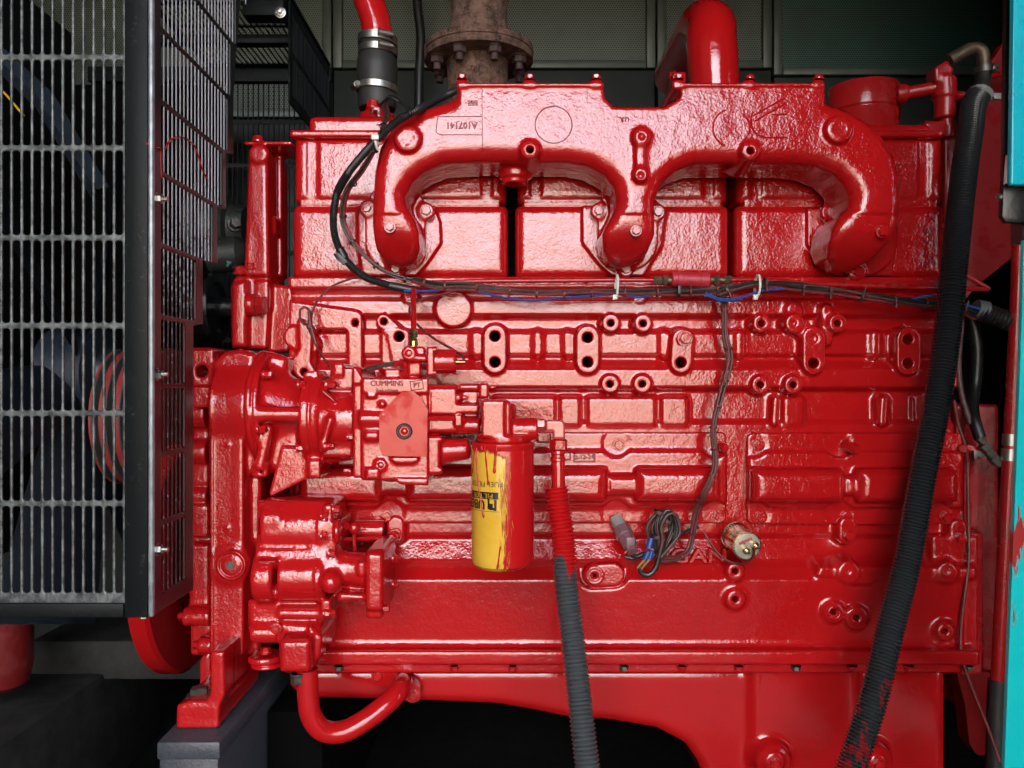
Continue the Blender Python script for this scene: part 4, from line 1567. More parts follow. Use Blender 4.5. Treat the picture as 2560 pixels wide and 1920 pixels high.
def build_tensioner():
    g = Solid(570, 735, 345, 880, .0, -.03, .16, 0.0026)
    g.poly([(622, 392), (668, 392), (672, 690), (610, 690)], .0, .06, .006, .004, draft=.05)
    g.disc(645, 383, 25, -.006, .05, .006, .006)
    g.rect(622, 366, 668, 402, -.004, .06, 14, .006, .004)
    g.rect(608, 352, 730, 362, .0, .10, 3, .002, .001)
    g.poly([(670, 395), (704, 388), (704, 690), (672, 690)], .07, .12, .003, .001)
    g.rect(668, 540, 688, 585, .03, .07, 4, .004, .003)
    g.poly([(598, 672), (674, 676), (676, 716), (668, 872), (578, 870), (576, 715, 18)], .012, .12, .006, .005, fil=6)
    g.poly([(580, 705), (618, 700), (618, 870), (578, 868)], -.010, .1, .010, .006, fil=6)
    g.rect(636, 700, 671, 772, .002, .1, 4, .004, .003)
    g.cylx(617, 640, 762, -.004, 28, k=.004)
    g.poly([(671, 710), (735, 715), (735, 850), (720, 880), (668, 880)], .03, .14, .006, .004, fil=5)
    o = g.mesh('belt_tensioner_bracket', M['red'], ENG)
    bm = bmesh.new()
    add_hex(bm, P(638, 763, -.004), (1, -.1, 0), .019, .020, 1.15, .3, .1)
    bm_obj('bolt', bm, M['red_dusty'], o)
    bolt(o, 600, 681, .005, 16, 16, axis=(0, -.3, 1))
    bolt(o, 629, 669, .005, 14, 13, axis=(0, -.3, 1))
    bolt(o, 645, 354, .03, 15, 14, M['red_smooth'], axis=(0, 0, 1))
    return o


def extra_mats():
    m, nt, b = nodes_of('pulley_belts')
    g = nt.nodes.new('ShaderNodeNewGeometry')
    sep = nt.nodes.new('ShaderNodeSeparateXYZ')
    nt.links.new(g.outputs['Position'], sep.inputs[0])
    ma = nt.nodes.new('ShaderNodeMath')
    ma.operation = 'MULTIPLY'
    ma.inputs[1].default_value = 224.4
    nt.links.new(sep.outputs[0], ma.inputs[0])
    si = nt.nodes.new('ShaderNodeMath')
    si.operation = 'SINE'
    nt.links.new(ma.outputs[0], si.inputs[0])
    nt.links.new(mixc(nt, ramp(nt, si.outputs[0], .1, .5), (0.045, 0.047, 0.045), (0.33, 0.03, 0.03)), b.inputs['Base Color'])
    b.inputs['Roughness'].default_value = .5
    M['pulley_belts'] = m
    m, nt, b = nodes_of('splashed_iron')
    f = noise(nt, 28, 4, .6)
    c = mixc(nt, ramp(nt, f, .66, .68), (0.022, 0.024, 0.023), (0.10, 0.30, 0.29))
    f2 = noise(nt, 22, 5, .7, dist=.5)
    c = mixc(nt, ramp(nt, f2, .60, .68, (0, 0, 0, 1), (.7, .7, .7, 1)), c, (0.09, 0.04, 0.02))
    nt.links.new(c, b.inputs['Base Color'])
    b.inputs['Roughness'].default_value = .5
    bump(nt, b, [(f2, .002)])
    M['splashed_iron'] = m


extra_mats()
build_gear_housing()
build_accessory_drive()
build_fuel_pump()
build_lube_pump()
build_oil_tube()
build_front_support()
build_front_pulleys()
build_tensioner()


# ---------------------------------------------------------------- pipes, hoses and fittings round the engine
def build_top_pipes():
    # tall red air elbow behind the manifold
    bm = bmesh.new()
    s = S(.10)
    path, _ = spline(ppts([(1786, 240, .10), (1782, 160, .10), (1778, 100, .105)]) + [Vector((P(1776, 0, .13).x, .125, P(0, 62, .11).z)), Vector((P(1776, 0, .13).x, .19, P(0, 34, .11).z + .012)), Vector((P(1776, 0, .13).x, .30, P(0, 34, .11).z + .02)), Vector((P(1776, 0, .13).x, .50, P(0, 34, .11).z + .02))], .012)
    add_sweep(bm, path, [.0505] * len(path), 40)
    o = bm_obj('air_elbow', bm, M['red_smooth'], ENG)
    bm = bmesh.new()
    pbox(bm, 1682, 1716, 178, 206, .03, .07, .004)
    bm_obj('clamp_lug', bm, M['red'], o)
    bolt(o, 1684, 190, .05, 12, 12, axis=(-1, -.2, 0))
    # round inlet with stepped collar
    bm = bmesh.new()
    c = P(2158, 0, .14)
    s = S(.14)
    r = 86 * s
    zt = P(0, 222, .14).z
    add_lathe(bm, [(0, r * .6), (0, r * .97), (.004, r), (.050, r), (.054, r * .96), (.057, r * .96), (.060, r * .98), (.09, r * .96), (.10, r * 1.02), (.13, r * 1.02)], (c.x, .14, zt), (0, 0, -1), 56)
    bm_obj('air_inlet_collar', bm, M['red_dusty'], ENG)

    # rear housing plates beyond the last cylinder
    g = Solid(2330, 2560, 80, 1800, .05, -.01, .40, .0035)
    g.rect(2388, 1010, 2500, 1680, .05, .3, 8, .006, .006)
    g.rect(2395, 1330, 2462, 1690, .012, .3, 8, .006, .006)
    g.rect(2425, 1320, 2560, 1420, .09, .3, 6, .005, .004)
    g.rect(2400, 1700, 2500, 1880, .13, .3, 20, .006, .004)
    g.rect(2270, 300, 2400, 340, .05, .3, 8, .006, .004)
    g.rect(2360, 340, 2420, 760, .06, .3, 10, .008, .004)
    g.mesh('flywheel_housing', M['red_dull'], ENG)
    bm = bmesh.new()
    add_prism(bm, [(2402, 330), (2440, 250), (2480, 150), (2510, 105), (2620, 40), (2620, 590), (2549, 628), (2440, 712), (2400, 770)], .26, .29, .003, 2)
    bm_obj('bell_plate', bm, M['red_plain'], ENG)
    bm = bmesh.new()
    add_tube(bm, ppts([(2470, 186, .2), (2560, 168, .2), (2640, 160, .2)]), .012, .02, 16)
    bm_obj('cross_pipe', bm, M['red_smooth'], ENG)

    bm = bmesh.new()
    add_prism(bm, fillet([(2392, 1680), (2476, 1680), (2482, 1880, 14), (2446, 1892, 14), (2424, 1860, 8), (2412, 1760)], 4), .09, .13, .003, 2)
    bm_obj('housing_foot', bm, M['red_plain'], ENG)
    # pipe fittings with a valve at the upper right
    t = thing('fuel_valve', 'dark red tee and valve with brass elbow above the thick black conduit', 'valve', P(2360, 300, .06))
    y = .06
    bm = bmesh.new()
    add_lathe(bm, [(0, .016), (.012, .019), (.02, .019), (.022, .014)], P(2238, 235, y + .02), (1, 0, 0), 20)
    add_tube(bm, [P(2262, 234, y + .02), P(2345, 218, y)], .0125, .02, 18)
    bm_obj('inlet_pipe', bm, M['red_dusty'], t)
    g = Solid(2325, 2400, 140, 350, y, y - .04, y + .05, .0022)
    g.poly([(2336, 168), (2368, 150), (2386, 172), (2372, 205), (2338, 205)], y - .018, y + .02, .004, .004)
    g.cylz(2360, 196, 246, y, 29, k=.004)
    g.cylz(2362, 246, 298, y, 25, k=.003)
    g.cylz(2366, 298, 316, y, 17, k=.002)
    g.cylz(2371, 314, 346, y, 19, k=.002)
    g.cylx(2385, 2412, 241, y, 12, k=.003)
    g.mesh('valve_body', M['red_dusty'], t)
    bm = bmesh.new()
    add_tube(bm, ppts([(2372, 152, y), (2400, 136, y), (2428, 122, y), (2448, 124, y), (2458, 140, y), (2460, 190, y)]), .0125, .006, 18)
    bm_obj('elbow', bm, M['brass_dull'], t)
    bm = bmesh.new()
    add_lathe(bm, [(0, .017), (.012, .017)], P(2459, 168, y), (0, 0, -1), 20)
    bm_obj('hose_clamp', bm, M['steel_dark'], t)
    bolt(t, 2482, 172, y - .01, 12, 14, M['steel_dark'], axis=(1, -.3, 0))
    bm = bmesh.new()
    add_tube(bm, ppts([(2459, 182, y), (2455, 212, y - .005), (2449, 250, y - .02)]), .0150, .01, 20)
    bm_obj('rubber_end', bm, M['rubber'], t)


def build_conduits():
    t = thing('corrugated_conduit', 'thick black corrugated conduit running down the right side with red overspray near its end', 'conduit', P(2130, 1916, -.26))
    bm = bmesh.new()
    pts = ppts([(2448, 236, .03), (2433, 268, .01), (2425, 330, -.02), (2410, 431, -.05), (2389, 623, -.09), (2373, 790, -.11), (2347, 983, -.13), (2310, 1175, -.15), (2271, 1391, -.17), (2229, 1557, -.20), (2189, 1726, -.23), (2130, 1916, -.26), (2100, 2010, -.28)])
    add_corrugated(bm, pts, .0230, .0190, .0058, 32)
    bm_obj('sleeve', bm, M['conduit_right'], t)
    bm = bmesh.new()
    p, q = P(2452, 232, .028), P(2444, 250, .024)
    add_lathe(bm, [(0, .0225), (.012, .0225)], p, q - p, 28)
    add_box(bm, p.x + .018, p.x + .034, p.y - .012, p.y + .0, p.z - .016, p.z - .004, .002)
    bm_obj('clip', bm, M['foil_grey'], t)

    t = thing('fuel_hose', 'black corrugated hose sleeve with red top hanging from the elbow beside the filter', 'hose', P(1460, 1900, -.30))
    bm = bmesh.new()
    pts = ppts([(1391, 1219, -.20), (1400, 1290, -.205), (1409, 1353, -.21), (1416, 1467, -.22), (1432, 1598, -.24), (1446, 1720, -.26), (1457, 1821, -.28), (1470, 1930, -.30), (1480, 2010, -.31)])
    add_corrugated(bm, pts, .0200, .0162, .0064, 32)
    bm_obj('sleeve', bm, M['conduit_sprayed'], t)
    bm = bmesh.new()
    a = P(1393, 1225, -.20)
    add_tube(bm, ppts([(1395, 1158, -.20), (1396, 1190, -.20), (1396, 1260, -.20)]), .0112, .01, 20)
    bm_obj('inner_hose', bm, M['red_smooth'], t)
    bm = bmesh.new()
    s = S(-.20)
    add_lathe(bm, [(0, 18 * s), (.004, 19 * s), (.006, 16.5 * s), (.010, 16.5 * s), (.012, 19.5 * s), (.016, 19.5 * s), (.018, 17 * s), (.023, 18 * s)], P(1395, 1127, -.20), (0, 0, -1), 24)
    bm_obj('ferrule', bm, M['red_smooth'], t)
    bm = bmesh.new()
    add_lathe(bm, [(0, 20 * s), (.002, 23 * s), (.016, 23 * s), (.019, 19 * s)], P(1396, 1098, -.20), (0, 0, -1), 6, phase=.35)
    bm_obj('hose_nut', bm, M['red_smooth'], t)
    # square shouldered elbow
    g = Solid(1340, 1425, 1040, 1105, -.2, -.225, -.17, .0016)
    g.poly([(1364, 1050), (1404, 1050, 12), (1413, 1058, 6), (1413, 1099), (1382, 1099), (1382, 1079), (1364, 1079)], -.218, -.182, .003, .002, fil=2)
    g.mesh('elbow_fitting', M['red_worn'], t)
    bm = bmesh.new()
    add_hex(bm, P(1344, 1062, -.20), (1, 0, 0), .0105, .012, 0, 0, .25)
    add_lathe(bm, [(0, .007), (.02, .007)], P(1344, 1062, -.20), (1, 0, 0), 16)
    bm_obj('union_nut', bm, M['red_worn'], t)


def build_filter():
    # head casting bolted to the engine
    g = Solid(1185, 1385, 985, 1110, -.22, -.275, -.03, .0021)
    g.rect(1203, 1000, 1262, 1096, -.258, -.17, 3, .003, .002)
    g.poly([(1258, 998), (1277, 1006), (1277, 1092), (1258, 1096)], -.250, -.17, .004, .002)
    g.cyl(P(1260, 1072, -.215), P(1344, 1072, -.215), .0185, k=.004)
    g.cylz(1258, 1086, 1106, -.215, 68, k=.004, rnd=.003)
    g.rect(1340, 1080, 1378, 1162, -.10, -.03, 3, .002, .001)
    g.rect(1230, 1010, 1290, 1080, -.2, -.02, 4, .004, .003)
    o = g.mesh('filter_head', M['red'], ENG)
    yc = -.22
    c = P(1257, 1110, yc)
    s = S(yc)
    r = 80.5 * s
    t = thing('fuel_filter', 'yellow spin-on fuel filter streaked with dripping red paint', 'filter', (c.x, yc, P(0, 1420, yc).z))
    H = (1418 - 1104) * s
    bm = bmesh.new()
    add_lathe(bm, [(0, r * .85), (0, r * .97), (.002, r * 1.0), (.008, r * 1.0), (.010, r * .975), (.013, r * .975), (H - .018, r * .975), (H - .008, r * .93), (H - .002, r * .80), (H, r * .6)], (c.x, yc, P(0, 1104, yc).z), (0, 0, -1), 72)
    can = bm_obj('canister', bm, M['filter_paint'], t)
    # paint runs: flattened beads of red paint lying on the tin
    rc = r * .975

    def onskin(px, py, lift=.0006):
        x = (px - CX) * S(yc - rc * .75)
        dx = max(-rc * .99, min(rc * .99, x - c.x))
        return Vector((c.x + dx, yc - math.sqrt(max(rc * rc - dx * dx, 0)) - lift, (CY - py) * S(yc - rc * .6)))
    runs = [([(1187, 1112), (1184, 1140), (1180, 1185)], 2.2), ([(1190, 1112), (1192, 1165), (1197, 1215), (1204, 1262), (1210, 1292)], 3.0),
            ([(1212, 1112), (1217, 1165), (1219, 1190), (1221, 1210)], 3.2), ([(1242, 1112), (1238, 1150), (1236, 1180)], 4.5), ([(1203, 1112), (1206, 1128)], 5),
            ([(1251, 1360), (1246, 1400), (1243, 1416)], 3)]
    for pts, w in runs:
        bm = bmesh.new()
        path, L = spline([onskin(*q) for q in pts], .003)
        n = len(path)
        rr = [w * s * .8 * (.75 + .25 * math.sin(i * .9) * .5 + (.45 if i > n - 4 else 0)) for i in range(n)]
        rr[-1] *= .5
        add_sweep(bm, path, rr, 10)
        bm_obj('paint_run', bm, M['red_run'], t)

    # printing, wrapped round the tin, upside down
    def wrap(body, size, px, py, mat, rot=180, bold=0.0, sx=1.0):
        cu = bpy.data.curves.new('print', 'FONT')
        cu.body = body
        cu.size = size
        cu.offset = bold
        cu.align_x, cu.align_y = 'CENTER', 'CENTER'
        cu.resolution_u = 3
        ob = bpy.data.objects.new('print', cu)
        COL.objects.link(ob)
        me = bpy.data.meshes.new_from_object(ob.evaluated_get(bpy.context.evaluated_depsgraph_get()))
        bpy.data.objects.remove(ob)
        me.transform(Matrix.Rotation(R(rot), 4, 'Z') @ Matrix.Diagonal((sx, 1, 1, 1)))
        wrap_mesh(me, px, py)
        me.materials.clear()
        return link('printed_lettering', me, mat, t)

    def wrap_mesh(me, px, py, lift=.0004):
        x0 = (px - CX) * S(yc - rc * .7) - c.x
        a0 = math.asin(max(-.999, min(.999, x0 / rc)))
        z0 = (CY - py) * S(yc - rc * .6)
        bm = bmesh.new()
        bm.from_mesh(me)
        for _ in range(2):
            le = [e for e in bm.edges if e.calc_length() > .004]
            if not le:
                break
            bmesh.ops.subdivide_edges(bm, edges=le, cuts=1)
        bmesh.ops.triangulate(bm, faces=bm.faces)
        for v in bm.verts:
            a = a0 + v.co.x / rc
            v.co = Vector((c.x + math.sin(a) * (rc + lift), yc - math.cos(a) * (rc + lift), z0 + v.co.y))
        bm.to_mesh(me)
        bm.free()
    ink, yel = M['ink_black'], M['ink_yellow']

    def patch(w, h, px, py, mat, lift):
        bm = bmesh.new()
        n = 12
        vs_ = [[bm.verts.new((w * (i / n - .5), h * (j - .5), 0)) for j in (0, 1)] for i in range(n + 1)]
        for i in range(n):
            bm.faces.new((vs_[i][0], vs_[i + 1][0], vs_[i + 1][1], vs_[i][1]))
        me = bpy.data.meshes.new('printed_block')
        bm.to_mesh(me)
        bm.free()
        wrap_mesh(me, px, py, lift)
        return link('printed_block', me, mat, t)
    wrap('FUEL FILTER', .0120, 1210, 1207, ink)
    patch(.058, .0110, 1205, 1236, ink, .0003)
    wrap('FILTER', .0105, 1205, 1236, yel, 180, 0, 1.35)
    wrap('UBER', .0200, 1187, 1258, ink, 180, .0007, 1.0)
    for q in ((.0040, .0175, 1239, 1259), (.012, .0040, 1232, 1268), (.0090, .0085, 1226, 1262), (.0035, .012, 1222, 1252)):
        patch(q[0], q[1], q[2], q[3], ink, .0003)
    for q in ((.060, .0007, 1206, 1275),):
        patch(q[0], q[1], q[2], q[3], ink, .0003)
    # bottom dimple
    return t


def build_exhaust():
    t = thing('exhaust_pipe', 'rusty brown exhaust pipe with a bolted flange rising behind the manifold', 'exhaust pipe', (P(1197, 0, .22).x, .22, .5))
    x, y = P(1197, 0, .22).x, .22
    s = S(y)
    zu = .700
    bm = bmesh.new()
    add_lathe(bm, [(-.20, .066), (.0, .066), (.002, .064)], (x - .003, y, zu), (0, 0, 1), 48)
    bm_obj('lower_pipe', bm, M['rust'], t)
    bm = bmesh.new()
    add_lathe(bm, [(0, .055), (0, .117), (.003, .119), (.013, .119), (.014, .116), (.016, .116), (.017, .119), (.028, .119), (.031, .116), (.034, .085), (.040, .075)], (x, y, zu), (0, 0, 1), 72)
    bm_obj('flange', bm, M['rust'], t)
    bm = bmesh.new()
    add_lathe(bm, [(.036, .078), (.050, .066), (.075, .064), (.082, .0615), (.125, .0615), (.150, .070), (.160, .074), (.200, .074)], (x, y, zu), (0, 0, 1), 56)
    bm_obj('upper_pipe', bm, M['rust'], t)
    for i in range(8):
        a = R(22.5 + 45 * i)
        p = Vector((x + math.cos(a) * .095, y + math.sin(a) * .095, zu))
        bm = bmesh.new()
        add_hex(bm, p, (0, 0, -1), .0145, .016, 1.1, .2, i)
        add_lathe(bm, [(0, .008), (.030, .008)], p, (0, 0, -1), 14)
        bm_obj('bolt', bm, M['rust_dark'], t)
    # dark line running up the rear wall
    bm = bmesh.new()
    add_tube(bm, ppts([(1042, -60, .95), (1044, 20, .95), (1052, 90, .95), (1048, 190, .95), (1047, 300, .95)]), .0145, .03, 16)
    tag(bm_obj('wall_cable', bm, M['cable_black'], None), 'thick black cable running up the rear wall left of the exhaust', 'cable')


def build_coolant_pipe():
    y = .10
    s = S(y)
    t = thing('coolant_pipe', 'bent red coolant pipe coming down from the top edge at the left', 'pipe', P(945, 110, y))
    bm = bmesh.new()
    add_tube(bm, ppts([(880, -110, y), (902, -50, y), (925, 10, y), (940, 60, y), (944, 110, y), (944, 150, y)]), 37 * s, .01, 36)
    bm_obj('pipe', bm, M['red_smooth'], t)
    h = thing('rubber_hose', 'short black rubber hose coupling with steel clamps under the bent red pipe', 'hose', P(942, 270, y))
    bm = bmesh.new()
    z0 = P(0, 92, y).z
    cx_ = P(943, 0, y).x
    R_ = lambda v: v * s
    add_lathe(bm, [(0, R_(39)), (0, R_(43)), (R_(50), R_(45)), (R_(58), R_(49)), (R_(85), R_(51)), (R_(112), R_(49)), (R_(122), R_(47)), (R_(150), R_(47)), (R_(176), R_(48)), (R_(182), R_(45)), (R_(182), R_(30))], (cx_, y, z0), (0, 0, -1), 44)
    bm_obj('hose_body', bm, M['rubber'], h)
    for py, w, dx in ((103, 20, 4), (131, 18, 6), (224, 17, -2)):
        bm = bmesh.new()
        p = P(943 + dx * .4, py, y)
        rr = R_(47 if py < 200 else 50)
        add_lathe(bm, [(-w / 2 * s, rr - .001), (-w / 2 * s, rr + .001), (-w / 2 * s + .001, rr + .002), (w / 2 * s - .001, rr + .002), (w / 2 * s, rr + .001), (w / 2 * s, rr - .001)], p, Vector((.05, 0, 1)), 44, caps=False)
        a = R(-62 if py < 200 else -150)
        q = p + Vector((math.cos(a) * rr, math.sin(a) * rr, 0))
        tang = Vector((-math.sin(a), math.cos(a), 0))
        add_lathe(bm, [(-.014, .004), (-.014, .0065), (.010, .0065), (.010, .005), (.016, .005), (.016, .003)], q + Vector((math.cos(a), math.sin(a), 0)) * .005, tang, 14)
        bm_obj('hose_clamp', bm, M['steel'], h)
    bm = bmesh.new()
    p = P(943, 262, y)
    add_lathe(bm, [(0, R_(30)), (.02, R_(30)), (.022, R_(44)), (.035, R_(44))], p, (0, 0, -1), 36)
    bm_obj('outlet_stub', bm, M['red'], ENG)
    bm = bmesh.new()
    add_hex(bm, P(932, 268, .04), (0, -.3, 1), .011, .014, 1.2, .25, .4)
    bm_obj('bolt', bm, M['red'], ENG)


def build_pipes():
    # fuel pipe along the top of the block with its check valve
    y = -.040
    t = thing('fuel_pipe', 'thin red steel pipe with pink check valve along the top of the block', 'pipe', P(1700, 700, y))
    bm = bmesh.new()
    add_tube(bm, ppts([(1058, 707, y), (1200, 703, y), (1420, 701, y), (1540, 700, y), (1640, 700, y)]), .0045, .02, 12)
    add_tube(bm, ppts([(1825, 700, y), (1885, 699, y), (1950, 704, y), (2100, 712, y), (2345, 720, y + .01), (2470, 723, y + .03)]), .0045, .02, 12)
    add_tube(bm, ppts([(2472, 723, y + .03), (2440, 703, y + .03), (2408, 686, y + .03)]), .0045, .02, 12)
    bm_obj('tube', bm, M['red_dusty'], t)
    s = S(y)
    for a, b, r, seg in ((1634, 1654, 11, 6), (1657, 1668, 13, 6), (1668, 1680, 9, 16)):
        bm = bmesh.new()
        add_lathe(bm, [(0, r * s), ((b - a) * s, r * s)], P(a, 701, y), (1, 0, 0), seg)
        bm_obj('nut', bm, M['brass_dull'], t)
    for a, b, r, seg in ((1772, 1784, 9, 16), (1784, 1797, 13, 6), (1798, 1812, 8, 12), (1811, 1828, 11, 6)):
        bm = bmesh.new()
        add_lathe(bm, [(0, r * s), ((b - a) * s, r * s)], P(a, 700, y), (1, 0, 0), seg)
        bm_obj('nut', bm, M['brass_dull'], t)
    bm = bmesh.new()
    add_lathe(bm, [(0, 16 * s), (.002, 18 * s), (14 * s, 18 * s), (15 * s, 20 * s), (28 * s, 20 * s), (29 * s, 18.5 * s), (70 * s, 18.5 * s), (71 * s, 20 * s), (92 * s, 20 * s), (96 * s, 16 * s)], P(1678, 697, y), (1, .0, -.04), 28)
    bm_obj('check_valve', bm, M['pink_plastic'], t)

    t = thing('pump_feed_pipe', 'short upright red pipe with brass fittings above the fuel pump', 'pipe', P(1034, 865, -.17))
    bm = bmesh.new()
    add_tube(bm, ppts([(1034, 828, -.165), (1034, 780, -.13), (1033, 720, -.06)]), .0048, .015, 14)
    bm_obj('tube', bm, M['red_smooth'], t)
    bm = bmesh.new()
    s = S(-.165)
    p = P(1034, 823, -.165)
    add_lathe(bm, [(0, 8 * s), (.001, 12 * s), (19 * s, 12 * s), (20 * s, 8 * s), (24 * s, 8 * s), (24 * s, 11 * s), (30 * s, 11 * s), (31 * s, 8 * s)], p, (0, 0, -1), 6)
    add_lathe(bm, [(30 * s, 11 * s), (41 * s, 11 * s), (42 * s, 8 * s), (52 * s, 8 * s)], p, (0, 0, -1), 20)
    bm_obj('compression_fitting', bm, M['brass'], t)

    # upright pipe and cables at the far right
    t = thing('drain_pipe', 'upright dusty red pipe with steel clamp beside the teal door post', 'pipe', P(2500, 1900, -.02))
    bm = bmesh.new()
    add_tube(bm, ppts([(2549, 560, -.02), (2545, 700, -.02), (2536, 900, -.02), (2527, 1090, -.02), (2515, 1300, -.02), (2494, 1710, -.02)]), .0125, .03, 18)
    bm_obj('tube', bm, M['red_dusty'], t)
    bm = bmesh.new()
    add_lathe(bm, [(0, .0145), (.022, .0145)], P(2524, 1122, -.02), (-.05, 0, -1), 22)
    add_lathe(bm, [(0, .0135), (.022, .0135)], P(2526, 1085, -.02), (-.05, 0, -1), 22)
    bm_obj('pipe_clamp', bm, M['steel'], t)
    bm = bmesh.new()
    add_tube(bm, ppts([(2495, 1700, -.02), (2490, 1800, -.02), (2486, 1990, -.02)]), .0165, .03, 18)
    bm_obj('rubber_end', bm, M['rubber'], t)
    bm = bmesh.new()
    add_lathe(bm, [(0, .0135), (.003, .0135)], P(2541, 945, -.02), (-.05, 0, -1), 22)
    bm_obj('cable_tie', bm, M['foil_grey'], t)

    bm = bmesh.new()
    add_tube(bm, ppts([(2419, 1160, -.03), (2421, 1300, -.03), (2422, 1400, -.035), (2410, 1500, -.04), (2401, 1590, -.04), (2406, 1650, -.045), (2430, 1720, -.05), (2470, 1820, -.06), (2500, 1905, -.07)]), .0030, .015, 10)
    tag(bm_obj('capillary_tube', bm, M['capillary']), 'thin red capillary tube hanging in a curve at the right end', 'tube')

    t = thing('fuel_tap', 'small grey wing tap on a red bracket at the right end of the block', 'tap', P(2470, 1140, -.01))
    bm = bmesh.new()
    add_prism(bm, [(2398, 1108), (2450, 1118), (2462, 1152), (2404, 1140)], -.005, .004, .001, 2)
    bm_obj('bracket', bm, M['red'], t)
    bolt(t, 2382, 1118, -.005, 17, 12, M['red'])
    bolt(t, 2398, 1120, -.008, 11, 22, M['red_dusty'], kind='plain')
    bm = bmesh.new()
    for a, r in (((2452, 1100), 11), ((2462, 1118), 13), ((2474, 1134), 12), ((2488, 1150), 14)):
        add_lathe(bm, [(-.008, r * S(-.01)), (.008, r * S(-.01))], P(a[0], a[1], -.01), (.75, 0, -.66), 8)
    add_tube(bm, ppts([(2445, 1090, -.01), (2500, 1165, -.01)]), .0055, .01, 12)
    bm_obj('tap_body', bm, M['steel_dark'], t)
    bm = bmesh.new()
    add_prism(bm, fillet([(2434, 1125, 3), (2450, 1128), (2462, 1140), (2456, 1148), (2448, 1140), (2440, 1152, 3), (2436, 1148)], 2), -.026, -.018, .001, 2)
    bm_obj('wing_handle', bm, M['steel_dark'], t)

    # dark cables dropping into the gap on the right
    for k, (pts, r, m, lab) in enumerate((
            (ppts([(2412, 760, .05), (2432, 810, .05), (2442, 880, .05), (2438, 960, .05), (2432, 1010, .03), (2436, 1050, .0), (2450, 1095, -.01)]), .011, 'cable_black', 'thick black hose dropping behind the conduit to the wing tap'),
            (ppts([(2405, 790, .02), (2398, 860, .02), (2396, 930, .02), (2405, 990, .01), (2425, 1060, .0)]), .006, 'cable_brown', 'tied brown cable beside the thick black hose'),
            (ppts([(2385, 1000, -.01), (2395, 1060, -.01), (2412, 1110, -.015), (2420, 1160, -.03)]), .003, 'cable_red', 'thin red lead curving down behind the conduit'))):
        bm = bmesh.new()
        add_tube(bm, pts, r, .012, 14)
        tag(bm_obj('cable', bm, M[m]), lab, 'cable')


def fitting_mats():
    simple('brass_dull', (0.21, 0.15, 0.10), 0.5, metal=.7, var=.6, vscale=70)
    simple('foil_grey', (0.32, 0.33, 0.32), 0.45, var=.3)
    simple('ink_black', (0.012, 0.012, 0.012), 0.35)
    simple('ink_yellow', (0.68, 0.38, 0.02), 0.4)
    simple('rust_dark', (0.060, 0.032, 0.030), 0.75, var=.5, bmp=[(200, .0006)])
    red_paint('red_worn', 0.25, (0.52, 0.06, 0.05), 0.15)
    simple('capillary', (0.22, 0.035, 0.03), 0.4, var=.7, vscale=25)
    zt, zb = P(0, 1300, -.2).z, P(0, 1500, -.22).z
    overspray('conduit_sprayed', (0.062, 0.070, 0.077), zb, zt, scale=38, thr=.5)
    overspray('conduit_right', (0.024, 0.029, 0.033), P(0, 1300, -.2).z, P(0, 2500, -.2).z, scale=30, thr=.50, red=(.25, .012, .014), rough=.2)
    # yellow tin, right half oversprayed with red
    m, nt, b = nodes_of('filter_paint')
    g = nt.nodes.new('ShaderNodeNewGeometry')
    sep = nt.nodes.new('ShaderNodeSeparateXYZ')
    nt.links.new(g.outputs['Position'], sep.inputs[0])
    mp = nt.nodes.new('ShaderNodeMapping')
    mp.inputs['Scale'].default_value = (1, 1, .12)
    nt.links.new(g.outputs['Position'], mp.inputs['Vector'])
    f = noise(nt, 230, 6, .72, vec=mp.outputs[0], dist=.4)
    f2 = noise(nt, 20, 4, .6)
    mr = nt.nodes.new('ShaderNodeMapRange')
    c = P(1257, 0, -.22).x
    mr.inputs['From Min'].default_value = c - .024
    mr.inputs['From Max'].default_value = c + .020
    mr.inputs['To Min'].default_value = -.32
    mr.inputs['To Max'].default_value = .27
    nt.links.new(sep.outputs[0], mr.inputs['Value'])
    ad = nt.nodes.new('ShaderNodeMath')
    nt.links.new(f, ad.inputs[0])
    nt.links.new(mr.outputs[0], ad.inputs[1])
    # the rim and shoulder are all red
    mz = nt.nodes.new('ShaderNodeMapRange')
    mz.inputs['From Min'].default_value = P(0, 1146, -.26).z
    mz.inputs['From Max'].default_value = P(0, 1118, -.26).z
    mz.inputs['To Min'].default_value = 0
    mz.inputs['To Max'].default_value = .6
    nt.links.new(sep.outputs[2], mz.inputs['Value'])
    ad2 = nt.nodes.new('ShaderNodeMath')
    nt.links.new(ad.outputs[0], ad2.inputs[0])
    nt.links.new(mz.outputs[0], ad2.inputs[1])
    k = ramp(nt, ad2.outputs[0], .50, .60)
    yel = mixc(nt, ramp(nt, f2, .3, .7), (0.64, 0.36, 0.03), (0.74, 0.45, 0.05))
    nt.links.new(mixc(nt, k, yel, RED), b.inputs['Base Color'])
    b.inputs['Roughness'].default_value = .16
    b.inputs['IOR'].default_value = 1.6
    bump(nt, b, [(k, .0006), (noise(nt, 90, 3, .5), .0005)])
    M['filter_paint'] = m


fitting_mats()
build_top_pipes()
build_conduits()
build_filter()
build_exhaust()
build_coolant_pipe()
build_pipes()


# ---------------------------------------------------------------- wiring
rng = random.Random(11)


